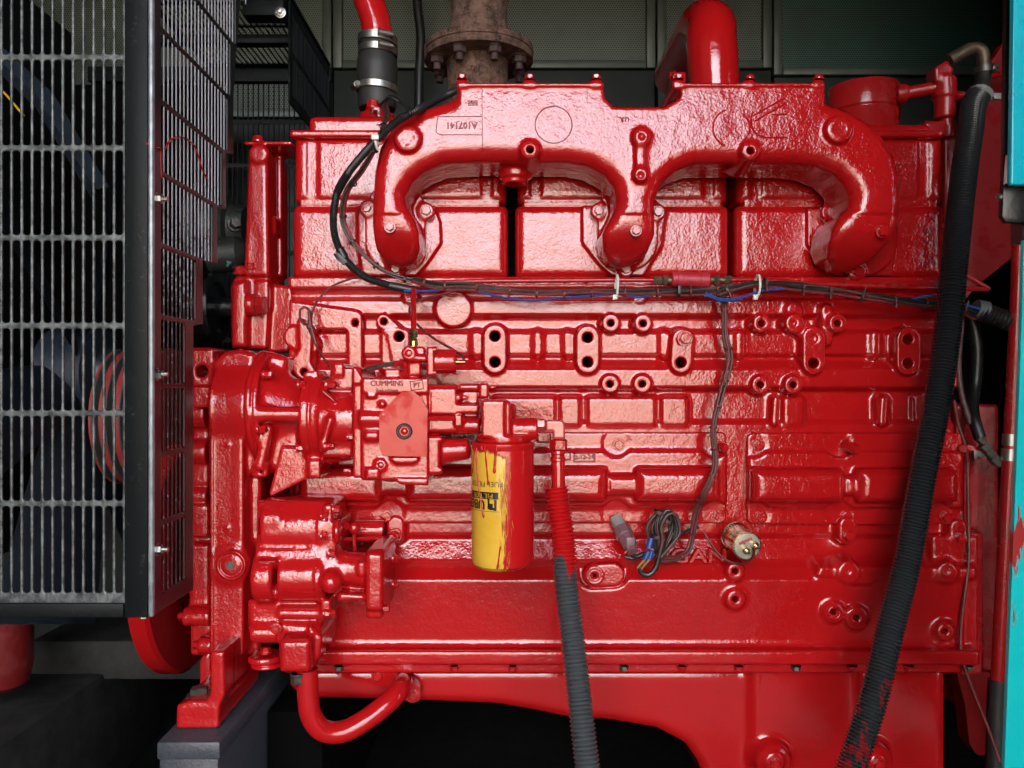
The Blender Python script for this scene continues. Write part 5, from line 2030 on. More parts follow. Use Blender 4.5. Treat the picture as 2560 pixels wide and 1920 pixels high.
def strand_bundle(parent, pts, n, spread, r, mats, wander=.6, flat=.55):
    """n loose wires following the same path, each its own tube; grouped by colour into meshes"""
    base, L = spline(pts, .010)
    for k in range(n):
        a = 2 * math.pi * k / n + rng.uniform(-.4, .4)
        rr = spread * math.sqrt(rng.uniform(.15, 1))
        ph, fr = rng.uniform(0, 6.28), rng.uniform(5, 12)
        path = []
        for i, p in enumerate(base):
            d = (base[min(i + 1, len(base) - 1)] - base[max(i - 1, 0)]).normalized()
            u = d.cross(Vector((0, 1, 0))).normalized()
            t = i / max(len(base) - 1, 1)
            aa = a + wander * math.sin(t * fr + ph)
            q = rr * (1 + .25 * math.sin(t * fr * 1.7 + ph * 2))
            path.append(p + u * math.cos(aa) * q + Vector((0, -1, 0)) * math.sin(aa) * q * flat)
        m = mats[k % len(mats)]
        bm = bmesh.new()
        add_sweep(bm, path, [r * rng.uniform(.85, 1.15)] * len(path), 8)
        bm_obj('wire', bm, M[m], parent)
    return base


def ties(parent, base, every, r, m, wid=.004, start=.02):
    """small straps round a bundle"""
    s, nxt = 0.0, start
    for i in range(1, len(base) - 1):
        s += (base[i] - base[i - 1]).length
        if s >= nxt:
            nxt = s + every * rng.uniform(.7, 1.3)
            d = (base[i + 1] - base[i - 1]).normalized()
            bm = bmesh.new()
            add_lathe(bm, [(-wid / 2, r * .8), (-wid / 2, r), (wid / 2, r), (wid / 2, r * .8)], base[i], d, 14, caps=False)
            tail = d.cross(Vector((0, 1, 0))).normalized()
            if rng.random() < .5:
                q = base[i] + Vector((0, -r, 0))
                add_sweep(bm, [q, q - tail * r * 1.5 * rng.choice((1, -1)) + Vector((0, -.004, 0))], [.0014, .0012], 6)
            bm_obj('cable_tie', bm, M[m], parent)


def build_wires():
    y = -.055
    t = thing('wiring_harness', 'long bundle of black and red dusted wires strapped along the top of the block', 'wiring harness', P(1500, 730, y))
    left = ppts([(1030, 700, y - .02), (1095, 714, y - .005), (1147, 714, y), (1205, 719, y), (1303, 731, y), (1400, 735, y), (1500, 731, y), (1644, 730, y), (1764, 726, y), (1835, 717, y - .004)])
    b = strand_bundle(t, left, 7, .0062, .0025, ['cable_brown', 'cable_black', 'cable_brown', 'cable_red'], .8)
    ties(t, b, .045, .0092, 'cable_red')
    right = ppts([(1790, 735, y), (1835, 720, y - .004), (1870, 711, y - .008), (1907, 709, y - .008), (1979, 716, y - .004), (2099, 733, y), (2219, 749, y), (2339, 761, y + .01), (2400, 770, y + .03), (2440, 790, y + .05)])
    b = strand_bundle(t, right, 8, .0072, .0026, ['cable_black', 'cable_black', 'cable_brown', 'cable_black', 'cable_red'], .9)
    ties(t, b, .05, .0102, 'cable_brown')
    bm = bmesh.new()
    add_tube(bm, ppts([(1192, 728, y), (1260, 744, y), (1335, 752, y), (1400, 745, y), (1460, 741, y), (1540, 736, y), (1600, 743, y), (1640, 735, y)]), .0022, .012, 8)
    bm_obj('wire', bm, M['cable_blue'], t, label='blue wires looped below the bundle')
    bm = bmesh.new()
    add_tube(bm, ppts([(1764, 732, y - .006), (1800, 747, y - .01), (1850, 744, y - .01), (1905, 727, y - .01), (1960, 722, y - .008)]), .0022, .012, 8)
    bm_obj('wire', bm, M['cable_blue'], t, label='blue wires looped below the bundle')
    bm = bmesh.new()
    add_tube(bm, ppts([(1762, 736, y - .006), (1805, 752, y - .01), (1855, 747, y - .01)]), .0022, .012, 8)
    bm_obj('wire', bm, M['cable_blue'], t, label='blue wires looped below the bundle')
    bm = bmesh.new()
    add_tube(bm, ppts([(2280, 748, y), (2340, 740, y), (2400, 760, y + .02), (2450, 772, y + .03)]), .0022, .012, 8)
    bm_obj('wire', bm, M['cable_blue'], t, label='blue wires looped below the bundle')
    bm = bmesh.new()
    add_tube(bm, ppts([(1010, 728, y - .02), (1060, 728, y - .012), (1100, 726, y - .004)]), .0022, .012, 8)
    bm_obj('wire', bm, M['cable_blue'], t, label='blue wires looped below the bundle')
    # white straps round pipe and bundle
    for px, py in ((1541, 716), (1892, 716)):
        bm = bmesh.new()
        c = P(px, py, y + .003)
        hh, ww = 27 * S(y), .0026
        loop = [c + Vector((ww * .3 * math.cos(a), .016 * math.sin(a) - .004, hh * math.cos(a))) for a in [2 * math.pi * i / 24 for i in range(25)]]
        add_sweep(bm, loop, [.0024] * 25, 8, caps=False)
        h = P(px - 4, py + 27, y - .012)
        add_box(bm, h.x - .0042, h.x + .0042, h.y - .004, h.y + .004, h.z - .0048, h.z + .0048, .0012)
        bm_obj('cable_tie', bm, M['tie_white'], t, label='white strap')
    bm = bmesh.new()
    add_lathe(bm, [(-.002, .008), (-.002, .0105), (.002, .0105), (.002, .008)], P(1694, 730, y), (1, 0, .1), 16, caps=False)
    add_box(bm, P(1690, 0, y).x, P(1699, 0, y).x, y - .018, y - .009, P(0, 738, y).z, P(0, 716, y).z, .001)
    bm_obj('cable_tie', bm, M['cable_black'], t)

    # black loom looping down from the manifold
    t = thing('wire_loom', 'black corrugated wire loom looping down the left side of the manifold', 'wire loom', P(836, 583, -.08))
    pts = ppts([(1150, 222, .02), (1112, 240, .0), (1075, 258, -.08), (1042, 276, -.150), (1018, 288, -.158), (988, 307, -.160), (941, 350, -.158), (902, 393, -.13), (871, 432, -.10), (844, 478, -.075), (834, 537, -.06), (836, 583, -.055), (850, 626, -.055), (871, 658, -.058), (914, 693, -.06), (972, 713, -.062), (1012, 722, -.062)])
    bm = bmesh.new()
    add_corrugated(bm, pts, .0072, .0060, .0032, 16)
    bm_obj('sleeve', bm, M['cable_black'], t)
    bm = bmesh.new()
    add_tube(bm, ppts([(870, 434, -.102), (856, 456, -.09), (845, 478, -.078)]), .0076, .006, 16)
    bm_obj('tape_wrap', bm, M['cable_black'], t)
    bm = bmesh.new()
    add_tube(bm, ppts([(975, 714, -.063), (1000, 719, -.063), (1040, 727, -.062)]), .0076, .006, 16)
    bm_obj('tape_wrap', bm, M['cable_black'], t)
    bm = bmesh.new()
    add_tube(bm, ppts([(850, 624, -.056), (862, 646, -.056)]), .0079, .006, 16)
    bm_obj('tape_wrap', bm, M['cable_black'], t)
    bm = bmesh.new()
    add_prism(bm, fillet([(832, 634), (846, 632), (870, 655), (856, 661), (842, 650)], 2), -.066, -.058, .001, 2)
    bm_obj('clip', bm, M['cable_black'], t)
    bm = bmesh.new()
    p, d = P(941, 350, -.158), (P(925, 366, -.148) - P(960, 332, -.160)).normalized()
    add_lathe(bm, [(-.003, .008), (-.003, .0100), (.003, .0100), (.003, .008)], p, d, 18, caps=False)
    q = P(938, 344, -.172)
    add_box(bm, q.x - .006, q.x + .006, q.y - .003, q.y + .003, q.z - .004, q.z + .005, .0012)
    add_sweep(bm, ppts([(938, 352, -.172), (941, 366, -.17), (944, 374, -.165)]), [.0022] * 3, 8)
    bm_obj('cable_tie', bm, M['tie_white'], t, label='white strap')

    # loose sprayed wires beside the loom
    t = thing('sensor_lead', 'loose red and brown leads beside the black loom on the manifold leg', 'cable', P(870, 560, -.07))
    pts = ppts([(962, 262, .03), (966, 290, -.04), (955, 325, -.13), (938, 370, -.15), (905, 430, -.12), (868, 482, -.085), (858, 545, -.065), (874, 592, -.06), (912, 640, -.06), (965, 680, -.055), (1030, 703, -.055), (1080, 712, -.055)])
    b = strand_bundle(t, pts, 4, .0048, .0020, ['cable_red', 'cable_brown', 'cable_black', 'cable_red'], 1.2, .8)
    ties(t, b, .06, .0070, 'cable_black')
    bm = bmesh.new()
    add_tube(bm, ppts([(965, 262, .04), (972, 240, .03), (985, 236, .03), (1000, 250, .02), (1022, 278, -.02)]), .0028, .008, 8)
    bm_obj('wire', bm, M['cable_black'], t)
    bm = bmesh.new()
    add_tube(bm, ppts([(955, 258, .04), (975, 244, .02), (1010, 262, .02), (1030, 275, .0)]), .0024, .008, 8)
    bm_obj('wire', bm, M['cable_black'], t)

    # wires over the pump side
    t = thing('pump_lead', 'thin red wire arching over the left of the block to a tied knot', 'cable', P(790, 800, -.05))
    bm = bmesh.new()
    add_tube(bm, ppts([(890, 692, -.03), (828, 717, -.03), (790, 758, -.04), (778, 802, -.05), (784, 840, -.055), (800, 880, -.06), (822, 915, -.10)]), .0020, .008, 8)
    bm_obj('wire', bm, M['cable_red'], t)
    bm = bmesh.new()
    add_tube(bm, ppts([(780, 800, -.05), (762, 812, -.055), (750, 795, -.055), (752, 772, -.05), (766, 768, -.05), (776, 785, -.052), (772, 820, -.055), (790, 860, -.06), (805, 890, -.08)]), .0024, .008, 8)
    bm_obj('wire', bm, M['cable_red'], t)
    bm = bmesh.new()
    add_tube(bm, ppts([(772, 776, -.052), (776, 810, -.058), (783, 836, -.06), (792, 866, -.06)]), .0028, .008, 8)
    bm_obj('wire', bm, M['cable_red'], t)
    for k in range(3):
        bm = bmesh.new()
        add_lathe(bm, [(-.003, .004), (-.003, .0062), (.003, .0062), (.003, .004)], P(768 + k * 6, 806 + k * 10, -.055), (.3, 0, -1), 12, caps=False)
        bm_obj('cable_tie', bm, M['cable_red'], t)
    bm = bmesh.new()
    add_tube(bm, ppts([(1147, 722, -.05), (1105, 736, -.06), (1069, 744, -.07), (1032, 758, -.08), (1023, 776, -.09), (1034, 800, -.10), (1052, 820, -.11), (1089, 849, -.13), (1135, 875, -.15), (1158, 892, -.175), (1160, 902, -.178)]), .0022, .01, 8)
    tag(bm_obj('solenoid_lead', bm, M['cable_red']), 'thin red lead dropping from the harness to the pump solenoid', 'cable')
    bm = bmesh.new()
    add_tube(bm, ppts([(984, 909, -.165), (950, 912, -.155), (915, 922, -.14), (890, 930, -.12)]), .0030, .01, 8)
    add_tube(bm, ppts([(984, 912, -.165), (950, 917, -.16), (905, 931, -.15)]), .0024, .01, 8)
    tag(bm_obj('gland_lead', bm, M['cable_brown']), 'short twin lead entering the gland on top of the fuel pump', 'cable')

    # branch that drops to the coiled plug
    y = -.045
    t = thing('wire_branch', 'tied red dusted wires dropping from the harness to the coiled leads', 'cable', P(1725, 1380, y))
    pts = ppts([(1808, 740, y - .01), (1811, 763, y), (1813, 835, y), (1824, 887, y), (1818, 931, y), (1799, 998, y), (1783, 1070, y - .01), (1787, 1165, y - .03), (1761, 1232, y - .03), (1740, 1280, y - .01), (1726, 1362, y), (1712, 1385, y - .005), (1688, 1397, y - .01), (1652, 1398, y - .015)])
    b = strand_bundle(t, pts, 4, .0045, .0024, ['cable_brown', 'cable_red', 'cable_brown', 'cable_black'], .7)
    ties(t, b, .05, .0070, 'cable_red')

    t = thing('wire_coil', 'coil of black leads with blue joints tied on the lower block', 'cable', P(1650, 1400, -.06))
    for k in range(7):
        cx0, w, top, bot = 1650 + k * 4 + rng.uniform(-4, 4), 20 + rng.uniform(-5, 7), 1278 + rng.uniform(-4, 14), 1372 + rng.uniform(-6, 10)
        yy = -.05 - .004 * k
        pts = [(1648, 1392, yy), (cx0 - w, bot - 30, yy), (cx0 - w - 4, top + 34, yy), (cx0 - w * .4, top + 4, yy), (cx0 + w * .6, top + 3, yy), (cx0 + w + 4, top + 36, yy), (cx0 + w - 2, bot - 34, yy), (1652, 1394, yy)]
        bm = bmesh.new()
        add_tube(bm, ppts(pts), .0034, .008, 10)
        bm_obj('lead', bm, M['cable_black' if k % 3 else 'cable_brown'], t)
    bm = bmesh.new()
    add_tube(bm, ppts([(1648, 1390, -.07), (1642, 1415, -.07), (1625, 1436, -.07), (1604, 1434, -.07), (1600, 1418, -.068)]), .0048, .008, 10)
    add_tube(bm, ppts([(1655, 1388, -.065), (1690, 1345, -.06), (1720, 1325, -.05), (1745, 1318, -.045)]), .0030, .008, 10)
    bm_obj('lead', bm, M['cable_black'], t)
    bm = bmesh.new()
    add_tube(bm, ppts([(1628, 1345, -.078), (1622, 1370, -.08)]), .0058, .01, 12)
    bm_obj('butt_joint', bm, M['cable_blue'], t)
    bm = bmesh.new()
    add_tube(bm, ppts([(1622, 1378, -.08), (1612, 1398, -.08)]), .0055, .01, 12)
    bm_obj('butt_joint', bm, M['cable_blue'], t)
    bm = bmesh.new()
    add_tube(bm, ppts([(1630, 1376, -.082), (1624, 1396, -.082)]), .0050, .01, 12)
    bm_obj('butt_joint', bm, M['cable_blue'], t)
    bm = bmesh.new()
    add_tube(bm, ppts([(1613, 1398, -.08), (1602, 1410, -.08), (1594, 1420, -.08)]), .0024, .006, 8)
    bm_obj('lead_end', bm, M['ochre_wire'], t)
    bm = bmesh.new()
    add_tube(bm, ppts([(1624, 1398, -.082), (1612, 1412, -.082), (1604, 1422, -.08)]), .0024, .006, 8)
    bm_obj('lead_end', bm, M['ochre_wire'], t)
    for px, py in ((1648, 1280), (1668, 1302), (1650, 1386), (1642, 1340)):
        bm = bmesh.new()
        add_lathe(bm, [(-.003, .006), (-.003, .0100), (.003, .0100), (.003, .006)], P(px, py, -.062), (rng.uniform(-.5, .5), -.1, 1), 14, caps=False)
        bm_obj('cable_tie', bm, M['cable_brown'], t)

    t = thing('plug_connector', 'mauve dusted plug connector hanging beside the coiled leads', 'connector', P(1560, 1345, -.05))
    bm = bmesh.new()
    a, d = P(1545, 1306, -.02), (P(1583, 1376, -.07) - P(1545, 1306, -.02))
    add_lathe(bm, [(-.01, .012), (.016, .012), (.016, .0155)], a, d, 20)
    bm_obj('socket', bm, M['foil_grey'], t)
    bm = bmesh.new()
    add_lathe(bm, [(.016, .0165), (.034, .0165), (.036, .0145), (.058, .0135), (.060, .010), (.072, .009)], a, d, 8)
    q = a + d.normalized() * .046
    add_box(bm, q.x - .006, q.x + .010, q.y - .019, q.y - .010, q.z - .012, q.z + .010, .0015)
    bm_obj('plug_body', bm, M['connector'], t)
    bm = bmesh.new()
    add_tube(bm, ppts([(1576, 1362, -.062), (1575, 1380, -.062), (1590, 1392, -.06), (1612, 1384, -.058), (1640, 1388, -.058)]), .0042, .006, 10)
    bm_obj('lead', bm, M['cable_black'], t)
    bm = bmesh.new()
    add_tube(bm, ppts([(1612, 1386, -.058), (1585, 1396, -.056), (1562, 1392, -.055)]), .0034, .006, 10)
    bm_obj('lead', bm, M['cable_black'], t)

    # gold oil pressure sender
    t = thing('pressure_sender', 'gold plated cylindrical pressure sender with two studs on the lower block', 'sensor', P(1850, 1350, -.05))
    a = P(1836, 1338, -.025)
    b_ = P(1868, 1365, -.083)
    d = b_ - a
    L = d.length
    r = 35 * S(-.08)
    bm = bmesh.new()
    add_lathe(bm, [(-.02, r * .5), (.0, r * .6), (.002, r * 1.06), (.008, r * 1.06), (.010, r * .98), (L - .008, r * .98), (L - .006, r * 1.03), (L, r * 1.03), (L + .0005, r * .93), (L - .001, r * .90)], a, d, 44)
    bm_obj('can', bm, M['zinc_gold'], t)
    bm = bmesh.new()
    add_lathe(bm, [(L - .003, r * .94), (L + .0012, r * .94), (L + .0016, r * .86)], a, d, 44)
    bm_obj('end_face', bm, M['sender_face'], t)
    u, v = frame_of(d)
    dn = d.normalized()
    for px, py in ((1863, 1374), (1886, 1362)):
        bm = bmesh.new()
        p = P(px, py, -.086)
        add_lathe(bm, [(-.004, .0065), (.006, .0065), (.007, .0055), (.009, .0055), (.009, .0030), (.016, .0030)], p, dn, 14)
        bm_obj('terminal', bm, M['zinc_gold'], t)
    bm = bmesh.new()
    for q0, q1, w in (((1848, 1360), (1880, 1346), .0022), ((1856, 1352), (1862, 1360), .0015)):
        add_sweep(bm, [P(*q0, -.088), P(*q1, -.088)], [w, w], 8)
    bm_obj('insulator_strip', bm, M['pink_plastic'], t)
    bm = bmesh.new()
    add_tube(bm, ppts([(1885, 1368, -.095), (1884, 1388, -.09), (1868, 1405, -.07), (1840, 1409, -.055), (1806, 1394, -.045), (1775, 1355, -.03), (1760, 1330, -.025)]), .0022, .008, 8)
    tag(bm_obj('sender_lead', bm, M['cable_red']), 'thin red lead hanging under the gold sender', 'cable')

    # loom leaving at the right edge
    t = thing('rear_loom', 'short black corrugated loom leaving behind the conduit to the right edge', 'wire loom', P(2500, 805, .0))
    bm = bmesh.new()
    add_corrugated(bm, ppts([(2450, 778, .0), (2490, 792, -.005), (2530, 806, -.01), (2590, 818, -.02)]), .0190, .0160, .0068, 20)
    bm_obj('sleeve', bm, M['cable_black'], t)
    bm = bmesh.new()
    add_lathe(bm, [(0, .018), (.02, .0195)], P(2438, 772, .0), (1, 0, -.25), 18)
    bm_obj('collar', bm, M['foil_dark'], t)


simple('ochre_wire', (0.32, 0.16, 0.04), .5)
simple('foil_dark', (0.10, 0.11, 0.11), .5)
build_wires()


# ---------------------------------------------------------------- fan guard on the left, fan, chassis
def slotted(outline, slots, th, vox, slot_r, bar_r=.0018, mask=None):
    """flat plate in local (u, v) with rounded slots; returns verts, quads (numpy) with w = thickness axis"""
    o = np.array(outline)
    u0, v0 = o.min(0) - 4 * vox
    u1, v1 = o.max(0) + 4 * vox
    U = np.arange(u0, u1, vox, dtype=np.float32)[:, None]
    V = np.arange(v0, v1, vox, dtype=np.float32)[None, :]
    shp = (U.shape[0], V.shape[1])
    d = np.full(shp, 1e9)
    sgn = np.ones(shp)
    for i in range(len(o)):
        vi, vj = o[i], o[i - 1]
        e = vj - vi
        wx, wz = U - vi[0], V - vi[1]
        t = np.clip((wx * e[0] + wz * e[1]) / max(e @ e, 1e-14), 0, 1)
        d = np.minimum(d, (wx - e[0] * t) ** 2 + (wz - e[1] * t) ** 2)
        c1, c2, c3 = V >= vi[1], V < vj[1], e[0] * wz > e[1] * wx
        sgn = np.where((c1 & c2 & c3) | (~c1 & ~c2 & ~c3), -sgn, sgn)
    d = sgn * np.sqrt(d)
    for a, b, c_, e_ in slots:
        iu0, iu1 = int((a - u0) / vox) - 4, int((c_ - u0) / vox) + 5
        iv0, iv1 = int((b - v0) / vox) - 4, int((e_ - v0) / vox) + 5
        iu0, iv0 = max(iu0, 0), max(iv0, 0)
        Us, Vs = U[iu0:iu1], V[:, iv0:iv1]
        q = min(slot_r, (c_ - a) / 2.01, (e_ - b) / 2.01)
        dx, dz = np.abs(Us - (a + c_) / 2) - (c_ - a) / 2 + q, np.abs(Vs - (b + e_) / 2) - (e_ - b) / 2 + q
        s_ = np.minimum(np.maximum(dx, dz), 0) + np.sqrt(np.maximum(dx, 0) ** 2 + np.maximum(dz, 0) ** 2) - q
        d[iu0:iu1, iv0:iv1] = np.maximum(d[iu0:iu1, iv0:iv1], -s_)
    nw = int(th / vox) + 9
    W = (np.arange(nw) - nw // 2) * vox
    dw = np.abs(W)[None, None, :] - th / 2
    a, b = d[:, :, None] + bar_r, dw + bar_r
    f = np.minimum(np.maximum(a, b), 0) + np.sqrt(np.maximum(a, 0) ** 2 + np.maximum(b, 0) ** 2) - bar_r
    f = np.clip(f, -4 * vox, 4 * vox).astype(np.float32)
    g = openvdb.FloatGrid(4 * vox)
    g.copyFromArray(np.ascontiguousarray(f))
    v, t, q = g.convertToPolygons(0.0, 0.0)
    v = v * vox + np.array([u0, v0, W[0]])
    return v, q[:, ::-1]


def mesh_from(name, v, q, fn, mat, parent, label=None):
    co = np.array(fn(v[:, 0], v[:, 1], v[:, 2])).T
    me = bpy.data.meshes.new(name)
    nq = len(q)
    me.vertices.add(len(co))
    me.vertices.foreach_set('co', np.ascontiguousarray(co, dtype=np.float32).ravel())
    me.loops.add(nq * 4)
    me.loops.foreach_set('vertex_index', np.ascontiguousarray(q, dtype=np.int32).ravel())
    me.polygons.add(nq)
    me.polygons.foreach_set('loop_start', np.arange(0, nq * 4, 4, dtype=np.int32))
    me.polygons.foreach_set('use_smooth', np.ones(nq, dtype=bool))
    me.update(calc_edges=True)
    me.validate()
    c = co[q[:, :3]]
    if np.einsum('ij,ij->i', c[:, 0], np.cross(c[:, 1], c[:, 2])).sum() < 0:
        me.flip_normals()
    return link(name, me, mat, parent, label)


GX, GY, GZ0, GZ1, GB = -.515, -.38, -.334, .90, .77       # engine-side plane, front plane, bottom, top, back plane


def build_guard():
    t = thing('fan_guard', 'black steel fan guard of worn slotted grilles standing at the left end', 'fan guard', (GX - .3, .2, GZ0))
    pit, bar = .0147, .0042
    rows_f = [.594, .468, .338, .2095, .0836, -.042, -.171, -.303]
    rows_f = [.85, .722] + rows_f
    # front: grille and flat frame
    xr = P(306, 0, GY).x
    xl = -.86
    slots = []
    n = int((xr - xl) / pit)
    for i in range(n):
        b = xr - i * pit
        for z0, z1 in zip(rows_f, rows_f[1:]):
            slots.append((b - pit + bar, z1 + .0042, b, z0 - .0042))
    v, q = slotted([(xl, rows_f[-1] - .012), (xr + .006, rows_f[-1] - .012), (xr + .006, GZ1 - .02), (xl, GZ1 - .02)], slots, .0044, .0015, .0036)
    mesh_from('front_grille', v, q, lambda u, w, d: (u, GY + .002 + d, w), M['worn_bar'], t, 'grille of rubbed silvery bars')
    bm = bmesh.new()
    add_box(bm, xr + .004, GX - .0045, GY - .004, GY + .006, GZ0, GZ1, .003, 2)
    add_box(bm, xl, xr + .003, GY - .0035, GY + .006, GZ0, rows_f[-1] - .010, .003, 2)
    add_box(bm, xl, xr + .003, GY - .0035, GY + .006, GZ1 - .025, GZ1, .003, 2)
    bm_obj('front_frame', bm, M['guard_black'], t)
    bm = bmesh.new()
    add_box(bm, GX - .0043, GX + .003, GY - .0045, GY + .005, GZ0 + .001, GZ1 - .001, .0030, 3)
    bm_obj('sheen_corner', bm, M['sheen_pale'], t, label='corner strip painted with the pale sky sheen of the fold')  # sky reflection on the folded corner, put into a pale strip
    bm = bmesh.new()
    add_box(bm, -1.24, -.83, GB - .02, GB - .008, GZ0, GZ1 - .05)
    bm_obj('dark_backing', bm, M['void_black'], t)  # near-black sheet added to darken the view through the front grille
    # engine-side panel, cut away in steps round the drives
    rows_s = [.84, .735, .629, .523, .4165, .311, .2045, .099, -.003, -.1035, -.205, -.312]
    lim = [(.84, .735, .05), (.735, .629, -.02), (.629, .523, -.045), (.523, .4165, -.058), (.4165, .311, -.095), (.311, .2045, -.140), (.2045, .099, -.205), (.099, -.003, -.245), (-.003, -.1035, -.245), (-.1035, -.205, -.245), (-.205, -.312, -.245)]
    u0 = P(405, 0, 0).x
    ys = .515 * FOC / 875.0 - DIST
    slots = []
    for z0, z1, ymax in lim:
        k = 0
        while ys + k * pit + pit - bar <= ymax + 1e-4:
            a = ys + k * pit
            slots.append((a, z1 + .0042, a + pit - bar, z0 - .0042))
            k += 1
    outl = [(GY + .008, GZ0), (-.228, GZ0), (-.228, .094), (-.188, .100), (-.188, .206), (-.122, .210), (-.122, .31), (-.078, .316), (-.078, .416), (-.04, .424), (-.04, .53), (-.025, .62), (0, .73), (.07, .85), (.07, GZ1 - .005), (GY + .008, GZ1 - .005)]
    wins, bars = [], []
    for z0, z1, ymax in lim:
        n_ = int((ymax - ys + 1e-4) / pit)
        if n_ > 0:
            wins.append((ys, z1 + .0042, ys + n_ * pit - bar, z0 - .0042))
            bars += [(ys + k_ * pit - bar, z1 + .0035, z0 - .0035) for k_ in range(1, n_)]
    v, q = slotted(outl, wins, .0044, .0016, .0034)
    mesh_from('side_frame', v, q, lambda u, w, d: (GX - .003 + d, u, w), M['guard_sprayed'], t, 'side frame stepped back round the drives and dusted with red')
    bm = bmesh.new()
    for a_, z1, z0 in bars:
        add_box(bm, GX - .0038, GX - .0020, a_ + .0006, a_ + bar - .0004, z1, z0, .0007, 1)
    bm_obj('side_slats', bm, M['sheen_side'], t, label='slats with caught light painted in, paler towards the top')
    # a run of red paint that someone flicked over the panel
    for pts in (((362, 357), (384, 366), (400, 374), (402, 410), (404, 446)), ((412, 372), (424, 352), (444, 342), (470, 350), (488, 368), (497, 395), (506, 425), (518, 447))):
        bm = bmesh.new()
        pl = []
        for px, py in pts:
            if px < 380:
                pl.append(P(px, py, GY - .0045))
            else:
                dd = -GX * FOC / (CX - px)
                pl.append(Vector((GX + .0002, dd - DIST, (CY - py) * dd / FOC)))
        add_sweep(bm, spline(pl, .005)[0], [.0013] * len(spline(pl, .005)[0]), 6)
        bm_obj('paint_run', bm, M['red_smooth'], t)
    # rear part of the engine side, above the rocker cover
    slots = []
    k = 0
    while .36 + k * pit < .74:
        a = .36 + k * pit
        for z0, z1 in ((.87, .78), (.77, .68)):
            slots.append((a, z1, a + pit - bar, z0))
        k += 1
    v, q = slotted([(.335, .652), (GB, .660), (GB, GZ1 - .004), (.335, GZ1 - .004)], slots, .0044, .002, .0034)
    mesh_from('rear_side_grille', v, q, lambda u, w, d: (GX - .003 + d, u, w), M['guard_black'], t)
    # top and back
    slots = []
    k = 0
    while -.84 + k * pit < GX - .05:
        a = -.84 + k * pit
        for y0 in np.arange(GY + .03, GB - .12, .12):
            slots.append((a, y0, a + pit - bar, y0 + .11))
        k += 1
    v, q = slotted([(xl, GY + .008), (GX - .006, GY + .008), (GX - .006, GB - .004), (xl, GB - .004)], slots, .0044, .002, .0034)
    mesh_from('top_grille', v, q, lambda u, w, d: (u, w, GZ1 - .003 + d), M['guard_black'], t)
    slots = []
    k = 0
    while -1.15 + k * pit < GX - .03:
        a = -1.15 + k * pit
        for z0 in np.arange(.0, .80, .125):
            slots.append((a, z0 + .007, a + pit - bar, z0 + .118))
        k += 1
    v, q = slotted([(-1.2, GZ0), (GX - .006, GZ0), (GX - .006, GZ1 - .006), (-1.2, GZ1 - .006)], slots, .0044, .002, .0034)
    mesh_from('back_grille', v, q, lambda u, w, d: (u, GB + d, w), M['guard_black'], t)
    bm = bmesh.new()
    add_box(bm, -1.2, GX + .002, GB - .03, GB - .004, GZ1 - .045, GZ1 - .002, .003)
    add_box(bm, GX - .034, GX + .0035, .30, GB - .032, GZ1 - .004, GZ1 + .004, .002)
    add_box(bm, GX - .10, GX - .006, .30, .345, GZ1 - .06, GZ1 - .006, .003)
    add_box(bm, -.95, GX - .006, .52, .55, GZ1 - .03, GZ1 - .006, .003)
    bm_obj('angle_iron', bm, M['guard_black'], t)
    bolt(t, 700, 30, .26, 13, 12, M['steel'], kind='stud')
    for px, py in ((391, 936), (394, 1376), (391, 495)):
        p = P(px, py, -.372)
        bm = bmesh.new()
        add_hex(bm, (GX - .001, -.366, p.z), (1, 0, 0), .0075, .010, 1.25, .3, rng.random())
        add_lathe(bm, [(.0, .0035), (.017, .0035)], (GX, -.366, p.z), (1, 0, 0), 10)
        bm_obj('bolt', bm, M['steel'], t)
    bm = bmesh.new()
    p = P(345, 1552, GY)
    add_hex(bm, (p.x, GY + .02, GZ0 + .001), (0, 0, -1), .007, .008, 1.2, .3)
    bm_obj('bolt', bm, M['steel'], t)

    # fan inside
    f = thing('cooling_fan', 'dark blue cooling fan with twisted blades behind the slotted guard', 'fan', (-.95, .22, .06))
    hub = Vector((-.93, .22, .02))
    bm = bmesh.new()
    add_lathe(bm, [(-.06, .03), (-.06, .10), (.04, .10), (.05, .06), (.09, .05)], hub, (1, 0, 0), 40)
    bm_obj('hub', bm, M['blue_paint'], f)
    for k in range(6):
        a = R(60 * k + 14)
        er = Vector((0, math.cos(a), math.sin(a)))
        et = Vector((0, -math.sin(a), math.cos(a)))
        bm = bmesh.new()
        rows = []
        for i in range(8):
            rr = .08 + .44 * i / 7
            w = .10 + .12 * (i / 7) ** .7
            tw = R(38 - 12 * i / 7)
            row = []
            for j in range(6):
                c = (j / 5 - .5) * w
                x = c * math.sin(tw) + .02 * math.sin(math.pi * j / 5)
                row.append(bm.verts.new(hub + er * rr + et * c * math.cos(tw) + Vector((x, 0, 0))))
            rows.append(row)
        for ra, rb in zip(rows, rows[1:]):
            for j in range(5):
                bm.faces.new((ra[j], ra[j + 1], rb[j + 1], rb[j]))
        geom = bmesh.ops.solidify(bm, geom=list(bm.faces), thickness=.004)
        bm_obj('blade', bm, M['blue_paint'], f)
    # radiator core at the far left
    t2 = thing('radiator', 'black radiator behind the cooling fan', 'radiator', (-1.3, .2, -.4))
    bm = bmesh.new()
    add_box(bm, -1.45, -1.25, -.36, .76, -.42, 1.0, .01)
    bm_obj('core', bm, M['interior_dark'], t2)
    t3 = thing('belt_guard_strut', 'dark blue diagonal strut with yellow edge behind the slotted guard', 'strut', P(120, 330, .0))
    bm = bmesh.new()
    add_sweep(bm, [P(-40, 110, .02), P(110, 250, .02), P(250, 480, .02)], [.020, .022, .020], 4)
    bm_obj('strut_plate', bm, M['blue_paint'], t3)
    bm = bmesh.new()
